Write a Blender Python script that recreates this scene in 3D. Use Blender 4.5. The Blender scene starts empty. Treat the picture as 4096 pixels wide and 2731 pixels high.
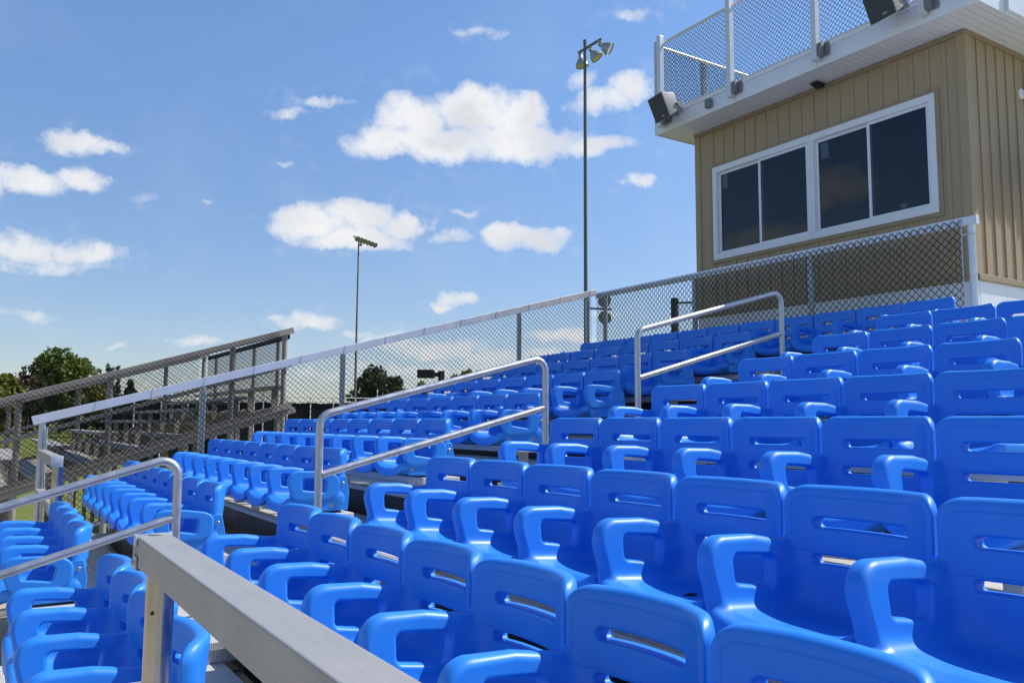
import bpy, bmesh, math, random
import numpy as np
from mathutils import Vector, Matrix

# ---------------------------------------------------------------- camera, sky, sun, exposure
S = bpy.context.scene
COL = S.collection
ZO = 2.10                                   # eye height above the ground
R = math.radians
cam_d = bpy.data.cameras.new("camera")
cam = bpy.data.objects.new("camera", cam_d)
COL.objects.link(cam)
cam_d.sensor_width = 36.0
cam_d.lens = 29.331
cam_d.clip_start = 0.05
cam_d.clip_end = 6000.0
_yaw, _pit, _rol = R(32.4871), R(5.6072), R(-0.3042)
_F = Vector((math.sin(_yaw) * math.cos(_pit), math.cos(_yaw) * math.cos(_pit), math.sin(_pit)))
_Rt = Vector((math.cos(_yaw), -math.sin(_yaw), 0))
_U = _Rt.cross(_F)
_R2 = _Rt * math.cos(_rol) - _U * math.sin(_rol)
_U2 = _U * math.cos(_rol) + _Rt * math.sin(_rol)
cam.matrix_world = Matrix(((_R2.x, _U2.x, -_F.x, 0), (_R2.y, _U2.y, -_F.y, 0), (_R2.z, _U2.z, -_F.z, ZO), (0, 0, 0, 1)))
S.camera = cam
S.render.resolution_x, S.render.resolution_y = 1024, 682

SUN = Vector((0.82, -0.225, 1.0)).normalized()       # towards the sun
SUN_EL = math.asin(SUN.z)
SUN_AZ = math.atan2(SUN.x, SUN.y)                   # clockwise from +Y
sun_d = bpy.data.lights.new("sun", 'SUN')
sun_d.energy = 4.4
sun_d.angle = R(0.53)
sun_d.color = (1.0, 0.955, 0.89)
sun = bpy.data.objects.new("sun", sun_d)
COL.objects.link(sun)
sun.rotation_euler = SUN.to_track_quat('Z', 'Y').to_euler()

S.view_settings.view_transform = 'Standard'
S.view_settings.look = 'None'
S.view_settings.gamma = 1.0
S.view_settings.exposure = 0.40
S.view_settings.use_curve_mapping = False
S.cycles.max_bounces = 8
S.cycles.transparent_max_bounces = 16
S.cycles.sample_clamp_indirect = 6.0

CLOUDS = [(0.4498,0.3547,0.061,0.03,1),(0.5192,0.3666,0.0671,0.0281,1),(0.5731,0.3599,0.0511,0.0253,1),(0.4716,0.3262,0.1086,0.0246,1),(0.5786,0.333,0.0884,0.0222,1),(0.6615,0.3256,0.0531,0.0148,0.9),(0.4135,0.3222,0.0524,0.0186,0.95),(0.7071,0.3909,0.0344,0.018,0.95),(0.6698,0.377,0.0384,0.0154,0.85),(0.6511,0.3999,0.0188,0.0104,0.6),(0.2984,0.3539,0.0225,0.0071,0.62),(0.332,0.3663,0.0331,0.0071,0.65),(0.3893,0.2404,0.0592,0.0211,1),(0.3385,0.2317,0.0579,0.019,1),(0.4363,0.2322,0.0313,0.0213,1),(0.3797,0.2122,0.0767,0.0172,1),(0.3038,0.2207,0.0297,0.0129,0.8),(0.5579,0.2203,0.0329,0.0175,0.95),(0.6003,0.2184,0.045,0.0154,1),(0.6268,0.2244,0.0222,0.0103,0.8),(0.4943,0.2184,0.029,0.0087,0.75),(0.5018,0.2503,0.017,0.0046,0.6),(0.7229,0.2821,0.0261,0.01,0.85),(0.0709,0.2915,0.0353,0.0141,0.9),(0.0984,0.2939,0.0214,0.0067,0.7),(0.0246,0.2459,0.0392,0.0166,0.95),(0.0729,0.2542,0.0298,0.0152,0.95),(-0.0096,0.2364,0.0263,0.0163,0.95),(-0.051,0.2488,0.032,0.0208,0.9),(0.0285,0.1784,0.0469,0.0151,0.9),(0.0852,0.1797,0.0395,0.0156,0.9),(0.0532,0.1638,0.0602,0.0072,0.7),(0.1977,0.0943,0.0328,0.0078,0.85),(0.3293,0.1152,0.0397,0.0112,0.85),(0.2923,0.1174,0.0146,0.005,0.6),(0.4978,0.1472,0.0252,0.0088,0.8),(0.4807,0.1376,0.0167,0.0047,0.7),(0.0401,0.11,0.0353,0.005,0.5),(0.4234,0.093,0.0487,0.0114,0.75),(0.4855,0.0888,0.0624,0.0135,0.8),(0.3824,0.0999,0.0253,0.0062,0.7),(0.6267,0.1043,0.0444,0.0104,0.85),(0.5431,0.0737,0.0574,0.0094,0.6),(0.4651,0.0626,0.0979,0.0083,0.6),(0.6163,0.0818,0.047,0.0073,0.7),(0.529,0.4541,0.0245,0.0055,0.45),(0.7239,0.4684,0.0319,0.0081,0.5),(0.1469,0.2435,0.0244,0.0042,0.42),(0.1302,0.0822,0.0112,0.0038,0.65),(0.3334,0.0554,0.0395,0.0051,0.5),(0.6841,0.131,0.0208,0.0052,0.5),(0.2963,0.2963,0.0109,0.0043,0.4),(0.2086,0.246,0.0075,0.0029,0.42),
 # clouds outside the photograph, seen only in reflections and from other positions
 (-0.5,0.3,0.14,0.05,1),(-0.9,0.200,0.09,0.026,0.8),(-0.946,0.262,0.045,0.022,0.75),(-1.5,0.28,0.16,0.06,1),(-1.9,0.2,0.22,0.05,1),(-2.5,0.35,0.2,0.07,1),(1.5,0.25,0.2,0.05,1),(2.4,0.3,0.2,0.07,1),(-0.45,0.12,0.1,0.02,0.9),(-1.6,0.55,0.2,0.08,0.9)]


class NT:
    """tiny helper for node trees"""
    def __init__(self, tree):
        self.t = tree
        for n in list(tree.nodes):
            tree.nodes.remove(n)

    def n(self, kind, **kw):
        nd = self.t.nodes.new(kind)
        for k, v in kw.items():
            setattr(nd, k, v)
        return nd

    def l(self, a, b):
        self.t.links.new(a, b)

    def _in(self, nd, i, v):
        if v is None:
            return
        if isinstance(v, bpy.types.NodeSocket):
            self.l(v, nd.inputs[i])
        else:
            nd.inputs[i].default_value = v

    def math(self, op, a, b=None, c=None, clamp=False):
        nd = self.n('ShaderNodeMath', operation=op, use_clamp=clamp)
        self._in(nd, 0, a); self._in(nd, 1, b); self._in(nd, 2, c)
        return nd.outputs[0]

    def vmath(self, op, a, b=None):
        nd = self.n('ShaderNodeVectorMath', operation=op)
        self._in(nd, 0, a); self._in(nd, 1, b)
        return nd.outputs['Value'] if op in ('DOT_PRODUCT', 'LENGTH', 'DISTANCE') else nd.outputs[0]

    def noise(self, vec, scale, detail=4.0, rough=0.55, dist=0.0):
        nd = self.n('ShaderNodeTexNoise')
        self._in(nd, 'Vector', vec)
        nd.inputs['Scale'].default_value = scale
        nd.inputs['Detail'].default_value = detail
        nd.inputs['Roughness'].default_value = rough
        nd.inputs['Distortion'].default_value = dist
        return nd

    def maprange(self, v, a, b, c, d, smooth=False):
        nd = self.n('ShaderNodeMapRange')
        if smooth:
            nd.interpolation_type = 'SMOOTHSTEP'
        self._in(nd, 0, v)
        for i, q in enumerate((a, b, c, d)):
            nd.inputs[i + 1].default_value = q
        return nd.outputs[0]

    def mix(self, fac, a, b):
        nd = self.n('ShaderNodeMix', data_type='RGBA')
        self._in(nd, 0, fac)
        for i, q in ((6, a), (7, b)):
            if isinstance(q, bpy.types.NodeSocket):
                self.l(q, nd.inputs[i])
            else:
                nd.inputs[i].default_value = (*q, 1) if len(q) == 3 else q
        return nd.outputs[2]


def build_world():
    w = bpy.data.worlds.new("World")
    S.world = w
    w.use_nodes = True
    t = NT(w.node_tree)
    sky = t.n('ShaderNodeTexSky', sky_type='NISHITA')
    sky.sun_disc = False
    sky.sun_elevation = SUN_EL
    sky.sun_rotation = SUN_AZ
    sky.altitude = 200
    sky.air_density = 1.0
    sky.dust_density = 0.35
    sky.ozone_density = 2.6
    tc = t.n('ShaderNodeTexCoord')
    d = tc.outputs['Generated']
    sep = t.n('ShaderNodeSeparateXYZ'); t.l(d, sep.inputs[0])
    az = t.math('ARCTAN2', sep.outputs[0], sep.outputs[1])
    el = t.math('ARCSINE', sep.outputs[2])
    # ragged edges: warp the direction with noise
    nz1 = t.noise(d, 15.0, 7.0, 0.6)
    wv = t.vmath('SUBTRACT', nz1.outputs['Color'], (0.5, 0.5, 0.5))
    wv = t.vmath('MULTIPLY', wv, (0.080, 0.050, 0.0))
    cmb = t.n('ShaderNodeCombineXYZ')
    t.l(az, cmb.inputs[0]); t.l(el, cmb.inputs[1])
    p = t.vmath('ADD', cmb.outputs[0], wv)
    dens = None
    for (a, e, ra, re, s) in CLOUDS:
        q = t.vmath('SUBTRACT', p, (a, e, 0))
        q = t.vmath('MULTIPLY', q, (s / ra, s / re, 0))
        q = t.vmath('DOT_PRODUCT', q, q)
        q = t.math('SUBTRACT', s * s, q)
        dens = q if dens is None else t.math('MAXIMUM', dens, q)
    nz2 = t.noise(d, 34.0, 9.0, 0.62)
    nz3 = t.noise(d, 17.0, 6.0, 0.55)
    nz4 = t.noise(d, 7.0, 5.0, 0.55)
    dd = t.math('ADD', dens, t.math('MULTIPLY', t.math('SUBTRACT', nz2.outputs['Fac'], 0.52), 1.9))
    alpha = t.maprange(dd, -0.22, 1.0, 0.0, 1.0, True)
    alpha = t.math('MULTIPLY', alpha, t.maprange(dens, -0.55, 0.10, 0.0, 1.0, True))
    alpha = t.math('POWER', alpha, 0.8)
    # thin veil drifting round the clouds
    veil = t.math('MULTIPLY', t.maprange(dens, -4.0, 0.3, 0.0, 1.0, True), t.maprange(nz2.outputs['Fac'], 0.52, 0.80, 0.0, 0.20))
    haze = t.math('MULTIPLY', t.maprange(nz4.outputs['Fac'], 0.50, 0.74, 0.0, 0.09), t.maprange(el, 0.0, 0.5, 1.0, 0.5))
    alpha = t.math('MAXIMUM', alpha, t.math('MAXIMUM', veil, haze))
    alpha = t.math('MULTIPLY', alpha, 0.985)
    # bright rims, greyer undersides and hollows
    sh = t.math('ADD', t.math('MULTIPLY', dens, 0.55), t.math('MULTIPLY', t.math('SUBTRACT', nz3.outputs['Fac'], 0.5), 2.6))
    core = t.maprange(sh, 0.10, 1.0, 0.0, 1.0, True)
    ccol = t.mix(core, (0.985, 0.99, 1.0), (0.73, 0.76, 0.815))
    wb = t.maprange(el, 0.0, 0.32, 1.0, 0.0)
    ccol = t.mix(t.math('MULTIPLY', wb, 0.6), ccol, (0.84, 0.835, 0.84))
    cl = t.n('ShaderNodeBackground'); t.l(ccol, cl.inputs[0]); cl.inputs[1].default_value = 0.72
    hz = t.maprange(el, 0.0, 0.42, 0.0, 1.0)
    tint = t.mix(hz, (0.66, 0.62, 0.66), (0.86, 0.98, 1.10))
    skyc = t.vmath('MULTIPLY', sky.outputs[0], tint)
    bg = t.n('ShaderNodeBackground'); t.l(skyc, bg.inputs[0]); bg.inputs[1].default_value = 0.125
    mx = t.n('ShaderNodeMixShader')
    t.l(alpha, mx.inputs[0]); t.l(bg.outputs[0], mx.inputs[1]); t.l(cl.outputs[0], mx.inputs[2])
    out = t.n('ShaderNodeOutputWorld')
    t.l(mx.outputs[0], out.inputs[0])
    w.cycles.sampling_method = 'MANUAL'
    w.cycles.sample_map_resolution = 512


build_world()

# ---------------------------------------------------------------- materials
M = {}


def principled(name, col, rough=0.5, metal=0.0, spec=0.5, var=0.0, vscale=6.0, bump=0.0, bscale=60.0, coat=0.0, coord='Object'):
    m = bpy.data.materials.new(name)
    m.use_nodes = True
    t = NT(m.node_tree)
    b = t.n('ShaderNodeBsdfPrincipled')
    o = t.n('ShaderNodeOutputMaterial')
    t.l(b.outputs[0], o.inputs[0])
    b.inputs['Base Color'].default_value = (*col, 1)
    b.inputs['Roughness'].default_value = rough
    b.inputs['Metallic'].default_value = metal
    b.inputs['Specular IOR Level'].default_value = spec
    b.inputs['Coat Weight'].default_value = coat
    tc = t.n('ShaderNodeTexCoord')
    if var:
        nz = t.noise(tc.outputs[coord], vscale, 5.0, 0.6)
        f = t.maprange(nz.outputs['Fac'], 0.25, 0.75, 1 - var, 1 + var)
        mul = t.vmath('SCALE', tuple(col))
        nd = mul.node
        t.l(f, nd.inputs['Scale'])
        t.l(mul, b.inputs['Base Color'])
        r = t.maprange(nz.outputs['Fac'], 0.3, 0.7, max(0.02, rough - 0.08), min(1, rough + 0.1))
        t.l(r, b.inputs['Roughness'])
    if bump:
        n2 = t.noise(tc.outputs[coord], bscale, 3.0, 0.6)
        bp = t.n('ShaderNodeBump')
        bp.inputs['Strength'].default_value = bump
        bp.inputs['Distance'].default_value = 0.004
        t.l(n2.outputs['Fac'], bp.inputs['Height'])
        t.l(bp.outputs[0], b.inputs['Normal'])
    M[name] = m
    m['_t'] = 0
    return m, t, b, tc


principled('aluminium_pipe', (0.50, 0.505, 0.52), 0.40, 0.75, 0.5, 0.10, 14.0, 0.06, 220)
principled('aluminium_post', (0.44, 0.43, 0.42), 0.26, 1.0, 0.5, 0.16, 9.0, 0.04, 160)
principled('aluminium_rail', (0.31, 0.305, 0.295), 0.5, 0.2, 0.5, 0.05, 5.0, 0.03, 300)
principled('aluminium_box', (0.70, 0.71, 0.74), 0.42, 0.45, 0.5, 0.06, 5.0, 0.03, 300)
principled('aluminium_plank', (0.54, 0.535, 0.52), 0.55, 0.25, 0.5, 0.10, 3.0)
principled('weathered_aluminium', (0.34, 0.315, 0.285), 0.62, 0.25, 0.4, 0.20, 2.5, 0.05, 90)
principled('galvanised_steel', (0.52, 0.55, 0.58), 0.5, 0.5, 0.5, 0.16, 30.0)
principled('galvanised_white', (0.66, 0.68, 0.70), 0.42, 0.25, 0.5, 0.06, 12.0)
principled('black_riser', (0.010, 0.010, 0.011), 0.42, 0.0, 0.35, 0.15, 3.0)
principled('black_vinyl', (0.006, 0.006, 0.0065), 0.42, 0.0, 0.22)
principled('black_steel', (0.014, 0.014, 0.015), 0.5, 0.0, 0.4)
principled('black_screen', (0.012, 0.012, 0.013), 0.85, 0.0, 0.2, 0.25, 1.2)
principled('tan_siding', (0.40, 0.305, 0.19), 0.55, 0.0, 0.3, 0.045, 4.0)
principled('tan_trim', (0.34, 0.26, 0.17), 0.5, 0.0, 0.3)
principled('white_vinyl', (0.80, 0.81, 0.84), 0.4, 0.0, 0.4)
principled('white_metal', (0.76, 0.775, 0.80), 0.42, 0.1, 0.5, 0.04, 3.0)
principled('roof_deck', (0.5, 0.5, 0.5), 0.6)
principled('speaker_cabinet', (0.40, 0.39, 0.365), 0.5, 0.0, 0.4, 0.04)
principled('speaker_grille', (0.07, 0.077, 0.083), 0.75, 0.1, 0.3, 0.1, 30, 0.3, 900)
principled('grey_paint', (0.18, 0.19, 0.20), 0.5)
principled('pole_green', (0.115, 0.135, 0.14), 0.55, 0.15, 0.4, 0.12, 8.0)
principled('pole_rust', (0.20, 0.17, 0.135), 0.6, 0.1, 0.4, 0.15, 3.0)
principled('lamp_metal', (0.33, 0.37, 0.38), 0.42, 0.4, 0.5, 0.08)
principled('lamp_white', (0.62, 0.62, 0.58), 0.45, 0.1, 0.5, 0.06)
principled('lamp_lens', (0.52, 0.50, 0.45), 0.12, 0.0, 0.8)
principled('lamp_lens_green', (0.20, 0.225, 0.19), 0.10, 0.0, 0.8)
principled('paper', (0.62, 0.66, 0.64), 0.8)
principled('cup_paper', (0.75, 0.76, 0.74), 0.6)
principled('yellow_card', (0.65, 0.48, 0.04), 0.7)
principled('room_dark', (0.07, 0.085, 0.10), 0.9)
principled('bolt_steel', (0.42, 0.42, 0.42), 0.35, 0.8)
principled('bark', (0.055, 0.042, 0.03), 0.9, 0, 0.2, 0.25, 3.0)
principled('brown_board', (0.16, 0.115, 0.085), 0.7, 0, 0.3, 0.1)
principled('white_pipe', (0.66, 0.67, 0.68), 0.45)


def extruded_lines():
    m = M['aluminium_rail']
    t = NT.__new__(NT); t.t = m.node_tree
    b = [n for n in m.node_tree.nodes if n.type == 'BSDF_PRINCIPLED'][0]
    tc = [n for n in m.node_tree.nodes if n.type == 'TEX_COORD'][0]
    st = t.vmath('MULTIPLY', tc.outputs['Object'], (230.0, 0.6, 230.0))
    n = t.noise(st, 1.0, 3.0, 0.6)
    sc = t.vmath('MULTIPLY', tc.outputs['Object'], (60.0, 9.0, 60.0))
    n2 = t.noise(sc, 1.0, 6.0, 0.7)
    f = t.math('ADD', t.math('MULTIPLY', n.outputs['Fac'], 0.6), t.math('MULTIPLY', n2.outputs['Fac'], 0.4))
    col = t.mix(t.maprange(f, 0.35, 0.68, 0, 1), (0.300, 0.295, 0.288), (0.355, 0.35, 0.342))
    t.l(col, b.inputs['Base Color'])
    bp = t.n('ShaderNodeBump'); bp.inputs['Strength'].default_value = 0.25; bp.inputs['Distance'].default_value = 0.0006
    t.l(n.outputs['Fac'], bp.inputs['Height']); t.l(bp.outputs[0], b.inputs['Normal'])


def ribbed_plank():
    """extruded aluminium planks: fine ribs along Y, dust and scuffs"""
    m, t, b, tc = principled('ribbed_plank', (0.60, 0.585, 0.55), 0.5, 0.22)
    sep = t.n('ShaderNodeSeparateXYZ'); t.l(tc.outputs['Object'], sep.inputs[0])
    w = t.math('SINE', t.math('MULTIPLY', sep.outputs[0], 2 * math.pi / 0.0095))
    nz = t.noise(tc.outputs['Object'], 2.2, 6.0, 0.65)
    nz2 = t.noise(tc.outputs['Object'], 38.0, 4.0, 0.7)
    f = t.math('ADD', t.math('MULTIPLY', nz.outputs['Fac'], 0.6), t.math('MULTIPLY', nz2.outputs['Fac'], 0.4))
    col = t.mix(t.maprange(f, 0.35, 0.65, 0, 1), (0.50, 0.485, 0.45), (0.68, 0.665, 0.63))
    t.l(col, b.inputs['Base Color'])
    bp = t.n('ShaderNodeBump'); bp.inputs['Strength'].default_value = 0.6; bp.inputs['Distance'].default_value = 0.0016
    t.l(w, bp.inputs['Height']); t.l(bp.outputs[0], b.inputs['Normal'])


def seat_plastic():
    """blow-moulded blue plastic with the moulded groove and the little badge frame on the back"""
    m, t, b, tc = principled('seat_plastic', (0.022, 0.225, 0.76), 0.36, 0.0, 0.42)
    oc = tc.outputs['Object']
    sep = t.n('ShaderNodeSeparateXYZ'); t.l(oc, sep.inputs[0])
    X, Y, Z = sep.outputs

    def rrect(cy, cz, hy, hz, r):
        dy = t.math('SUBTRACT', t.math('ABSOLUTE', t.math('SUBTRACT', Y, cy)), hy - r)
        dz = t.math('SUBTRACT', t.math('ABSOLUTE', t.math('SUBTRACT', Z, cz)), hz - r)
        my, mz = t.math('MAXIMUM', dy, 0.0), t.math('MAXIMUM', dz, 0.0)
        out = t.math('SQRT', t.math('ADD', t.math('MULTIPLY', my, my), t.math('MULTIPLY', mz, mz)))
        ins = t.math('MINIMUM', t.math('MAXIMUM', dy, dz), 0.0)
        return t.math('SUBTRACT', t.math('ADD', out, ins), r)
    zt = 0.62
    g = t.math('ABSOLUTE', rrect(0.258, zt - 0.116, 0.220, 0.085, 0.03))
    g = t.maprange(g, 0.0, 0.0028, 0.0, 1.0, True)
    e = rrect(0.248, zt - 0.070, 0.036, 0.024, 0.006)
    e = t.math('MULTIPLY', t.maprange(e, -0.0012, 0.0012, 0.0, 1.0, True), 0.35)
    nearback = t.math('GREATER_THAN', X, -0.10)
    h = t.math('MULTIPLY', t.math('ADD', g, e), nearback)
    nz = t.noise(oc, 260.0, 2.0, 0.5)
    h = t.math('ADD', h, t.math('MULTIPLY', nz.outputs['Fac'], 0.06))
    bp = t.n('ShaderNodeBump'); bp.inputs['Strength'].default_value = 0.5; bp.inputs['Distance'].default_value = 0.0022
    t.l(h, bp.inputs['Height']); t.l(bp.outputs[0], b.inputs['Normal'])
    # slight dust and moulding streaks
    oi = t.n('ShaderNodeObjectInfo')
    off = t.vmath('ADD', oc, t.vmath('SCALE', (7.1, 3.3, 5.7)))
    t.l(oi.outputs['Random'], off.node.inputs[1].links[0].from_node.inputs['Scale'])
    nd = t.noise(off, 9.0, 6.0, 0.65)
    dust = t.maprange(nd.outputs['Fac'], 0.45, 0.85, 0.0, 0.05)
    spk = t.noise(off, 170.0, 2.0, 0.5)
    spk2 = t.maprange(spk.outputs['Fac'], 0.765, 0.81, 0.0, 0.22)
    fac = t.math('ADD', dust, spk2, clamp=True)
    col = t.mix(fac, (0.022, 0.225, 0.76), (0.30, 0.36, 0.48))
    hs = t.n('ShaderNodeHueSaturation')
    t.l(col, hs.inputs['Color'])
    t.l(t.maprange(oi.outputs['Random'], 0, 1, 0.95, 1.05), hs.inputs['Value'])
    t.l(hs.outputs[0], b.inputs['Base Color'])
    t.l(t.maprange(nd.outputs['Fac'], 0.3, 0.75, 0.36, 0.50), b.inputs['Roughness'])


def glass():
    m = bpy.data.materials.new('window_glass'); m.use_nodes = True
    t = NT(m.node_tree)
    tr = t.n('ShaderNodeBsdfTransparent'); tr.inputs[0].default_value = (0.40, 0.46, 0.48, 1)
    gl = t.n('ShaderNodeBsdfGlossy'); gl.inputs['Roughness'].default_value = 0.015
    gl.inputs[0].default_value = (0.9, 0.95, 1.0, 1)
    fr = t.n('ShaderNodeFresnel'); fr.inputs[0].default_value = 1.45
    mx = t.n('ShaderNodeMixShader')
    t.l(t.math('MULTIPLY', fr.outputs[0], 1.35), mx.inputs[0]); t.l(tr.outputs[0], mx.inputs[1]); t.l(gl.outputs[0], mx.inputs[2])
    o = t.n('ShaderNodeOutputMaterial'); t.l(mx.outputs[0], o.inputs[0])
    M['window_glass'] = m


def grass():
    m, t, b, tc = principled('grass', (0.11, 0.14, 0.03), 0.9, 0, 0.15)
    p = tc.outputs['Object']
    a = t.noise(p, 0.12, 5.0, 0.6); c = t.noise(p, 2.4, 5.0, 0.7)
    f = t.math('ADD', t.math('MULTIPLY', a.outputs['Fac'], 0.55), t.math('MULTIPLY', c.outputs['Fac'], 0.45))
    col = t.mix(t.maprange(f, 0.35, 0.66, 0, 1), (0.085, 0.115, 0.018), (0.20, 0.215, 0.05))
    t.l(col, b.inputs['Base Color'])
    bp = t.n('ShaderNodeBump'); bp.inputs['Strength'].default_value = 0.7; bp.inputs['Distance'].default_value = 0.08
    n3 = t.noise(p, 9.0, 4.0, 0.7)
    t.l(n3.outputs['Fac'], bp.inputs['Height']); t.l(bp.outputs[0], b.inputs['Normal'])


def concrete():
    m, t, b, tc = principled('concrete', (0.42, 0.34, 0.24), 0.85, 0, 0.2)
    p = tc.outputs['Object']
    a = t.noise(p, 0.9, 6.0, 0.65); c = t.noise(p, 45.0, 4.0, 0.7)
    f = t.math('ADD', t.math('MULTIPLY', a.outputs['Fac'], 0.7), t.math('MULTIPLY', c.outputs['Fac'], 0.3))
    col = t.mix(t.maprange(f, 0.3, 0.7, 0, 1), (0.33, 0.265, 0.18), (0.50, 0.42, 0.31))
    t.l(col, b.inputs['Base Color'])


def foliage(name, dark, light, red=None):
    m, t, b, tc = principled(name, dark, 0.6, 0, 0.25)
    at = t.n('ShaderNodeAttribute'); at.attribute_name = 'tone'
    col = t.mix(at.outputs['Fac'], dark, light)
    t.l(col, b.inputs['Base Color'])
    # leaves let some light through
    tl = t.n('ShaderNodeBsdfTranslucent'); t.l(col, tl.inputs[0])
    mx = t.n('ShaderNodeMixShader'); mx.inputs[0].default_value = 0.25
    o = [n for n in t.t.nodes if n.type == 'OUTPUT_MATERIAL'][0]
    t.l(b.outputs[0], mx.inputs[1]); t.l(tl.outputs[0], mx.inputs[2]); t.l(mx.outputs[0], o.inputs[0])


def soffit_mat():
    m, t, b, tc = principled('soffit_vinyl', (0.74, 0.745, 0.76), 0.45)
    sep = t.n('ShaderNodeSeparateXYZ'); t.l(tc.outputs['Object'], sep.inputs[0])
    fr = t.math('ABSOLUTE', t.math('SUBTRACT', t.math('FRACT', t.math('MULTIPLY', sep.outputs[1], 1 / 0.085)), 0.5))
    g = t.maprange(fr, 0.0, 0.07, 0.0, 1.0, True)
    bp = t.n('ShaderNodeBump'); bp.inputs['Strength'].default_value = 0.9; bp.inputs['Distance'].default_value = 0.006
    t.l(g, bp.inputs['Height']); t.l(bp.outputs[0], b.inputs['Normal'])


extruded_lines(); ribbed_plank(); seat_plastic(); glass(); grass(); concrete(); soffit_mat()
foliage('leaves_green', (0.04, 0.065, 0.014), (0.16, 0.215, 0.045))
foliage('leaves_dark', (0.024, 0.036, 0.011), (0.085, 0.11, 0.032))
foliage('leaves_yellow', (0.06, 0.075, 0.012), (0.24, 0.23, 0.04))
foliage('leaves_red', (0.035, 0.026, 0.018), (0.11, 0.075, 0.05))
foliage('leaves_grey', (0.035, 0.045, 0.03), (0.12, 0.14, 0.09))


# ---------------------------------------------------------------- mesh helpers
class MB:
    def __init__(self):
        self.v = []; self.f = []; self.sm = []

    def add(self, vs, fs, smooth=False):
        o = len(self.v)
        self.v.extend([tuple(p) for p in vs])
        for q in fs:
            self.f.append([i + o for i in q]); self.sm.append(smooth)
        return self

    def box(self, a, b, c=0.0):
        """box from corner a to corner b, edges chamfered by c"""
        (x0, y0, z0), (x1, y1, z1) = [tuple(map(min, zip(a, b))), tuple(map(max, zip(a, b)))]
        if c <= 0 or min(x1 - x0, y1 - y0, z1 - z0) < 2.2 * c:
            vs = [(x0, y0, z0), (x1, y0, z0), (x1, y1, z0), (x0, y1, z0), (x0, y0, z1), (x1, y0, z1), (x1, y1, z1), (x0, y1, z1)]
            return self.add(vs, [(0, 3, 2, 1), (4, 5, 6, 7), (0, 1, 5, 4), (1, 2, 6, 5), (2, 3, 7, 6), (3, 0, 4, 7)])
        bm = bmesh.new()
        bmesh.ops.create_cube(bm, size=1.0)
        for v in bm.verts:
            v.co = Vector(((x0 + x1) / 2 + v.co.x * (x1 - x0), (y0 + y1) / 2 + v.co.y * (y1 - y0), (z0 + z1) / 2 + v.co.z * (z1 - z0)))
        bmesh.ops.bevel(bm, geom=bm.edges[:], offset=c, segments=2, profile=0.5, affect='EDGES')
        bm.verts.index_update()
        self.add([v.co[:] for v in bm.verts], [[v.index for v in f.verts] for f in bm.faces], False)
        bm.free()
        return self

    def obox(self, p0, p1, w, h, up=(0, 0, 1), c=0.0):
        """bar of section w x h from p0 to p1 (centre line)"""
        p0, p1 = Vector(p0), Vector(p1)
        d = (p1 - p0); L = d.length; d.normalize()
        s = d.cross(Vector(up)).normalized(); u = s.cross(d)
        t = MB().box((-w / 2, 0, -h / 2), (w / 2, L, h / 2), c)
        vs = [p0 + s * q[0] + d * q[1] + u * q[2] for q in t.v]
        return self.add(vs, t.f)

    def tube(self, path, r, n=12, caps=True, r2=None):
        P = [Vector(p) for p in path]
        N = len(P)
        T = []
        for i in range(N):
            a = P[min(i + 1, N - 1)] - P[max(i - 1, 0)]
            T.append(a.normalized())
        ref = Vector((0, 0, 1)) if abs(T[0].z) < 0.9 else Vector((1, 0, 0))
        u = T[0].cross(ref).normalized()
        vs = []
        for i in range(N):
            u = (u - T[i] * u.dot(T[i])).normalized()
            w = T[i].cross(u)
            rr = r if r2 is None else r + (r2 - r) * i / (N - 1)
            for k in range(n):
                a = 2 * math.pi * k / n
                vs.append(P[i] + u * (math.cos(a) * rr) + w * (math.sin(a) * rr))
        fs = []
        for i in range(N - 1):
            for k in range(n):
                k2 = (k + 1) % n
                fs.append((i * n + k, i * n + k2, (i + 1) * n + k2, (i + 1) * n + k))
        self.add(vs, fs, True)
        if caps:
            o = len(self.v) - len(vs)
            self.f.append([o + k for k in range(n)][::-1]); self.sm.append(False)
            self.f.append([o + (N - 1) * n + k for k in range(n)]); self.sm.append(False)
        return self

    def lathe(self, p0, d, prof, n=20):
        """profile [(t, r)] turned about the axis p0 + t*d"""
        p0 = Vector(p0); d = Vector(d).normalized()
        ref = Vector((0, 0, 1)) if abs(d.z) < 0.9 else Vector((1, 0, 0))
        u = d.cross(ref).normalized(); w = d.cross(u)
        vs = []
        for (t, r) in prof:
            for k in range(n):
                a = 2 * math.pi * k / n
                vs.append(p0 + d * t + u * (math.cos(a) * r) + w * (math.sin(a) * r))
        fs = []
        for i in range(len(prof) - 1):
            for k in range(n):
                k2 = (k + 1) % n
                fs.append((i * n + k, (i + 1) * n + k, (i + 1) * n + k2, i * n + k2))
        return self.add(vs, fs, True)

    def quad(self, a, b, c, d):
        return self.add([a, b, c, d], [(0, 1, 2, 3)])

    def build(self, name, mat, parent=None, loc=None, sharp=35):
        me = bpy.data.meshes.new(name)
        me.from_pydata([tuple(p) for p in self.v], [], self.f)
        me.polygons.foreach_set('use_smooth', self.sm)
        me.update()
        if any(self.sm):
            me.set_sharp_from_angle(angle=R(sharp))
        me.materials.append(M[mat] if isinstance(mat, str) else mat)
        return link(name, me, parent, loc)


def link(name, me, parent=None, loc=None):
    o = bpy.data.objects.new(name, me)
    COL.objects.link(o)
    if parent is not None:
        o.parent = parent
    if loc is not None:
        o.location = loc
    return o


def thing(name, label, cat, loc=(0, 0, 0), group=None):
    o = bpy.data.objects.new(name, None)
    o.empty_display_size = 0.2
    COL.objects.link(o)
    o.location = loc
    tag(o, label, cat, group)
    return o


def tag(o, label=None, cat=None, group=None, kind=None):
    if label: o['label'] = label
    if cat: o['category'] = cat
    if group: o['group'] = group
    if kind: o['kind'] = kind
    return o


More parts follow.
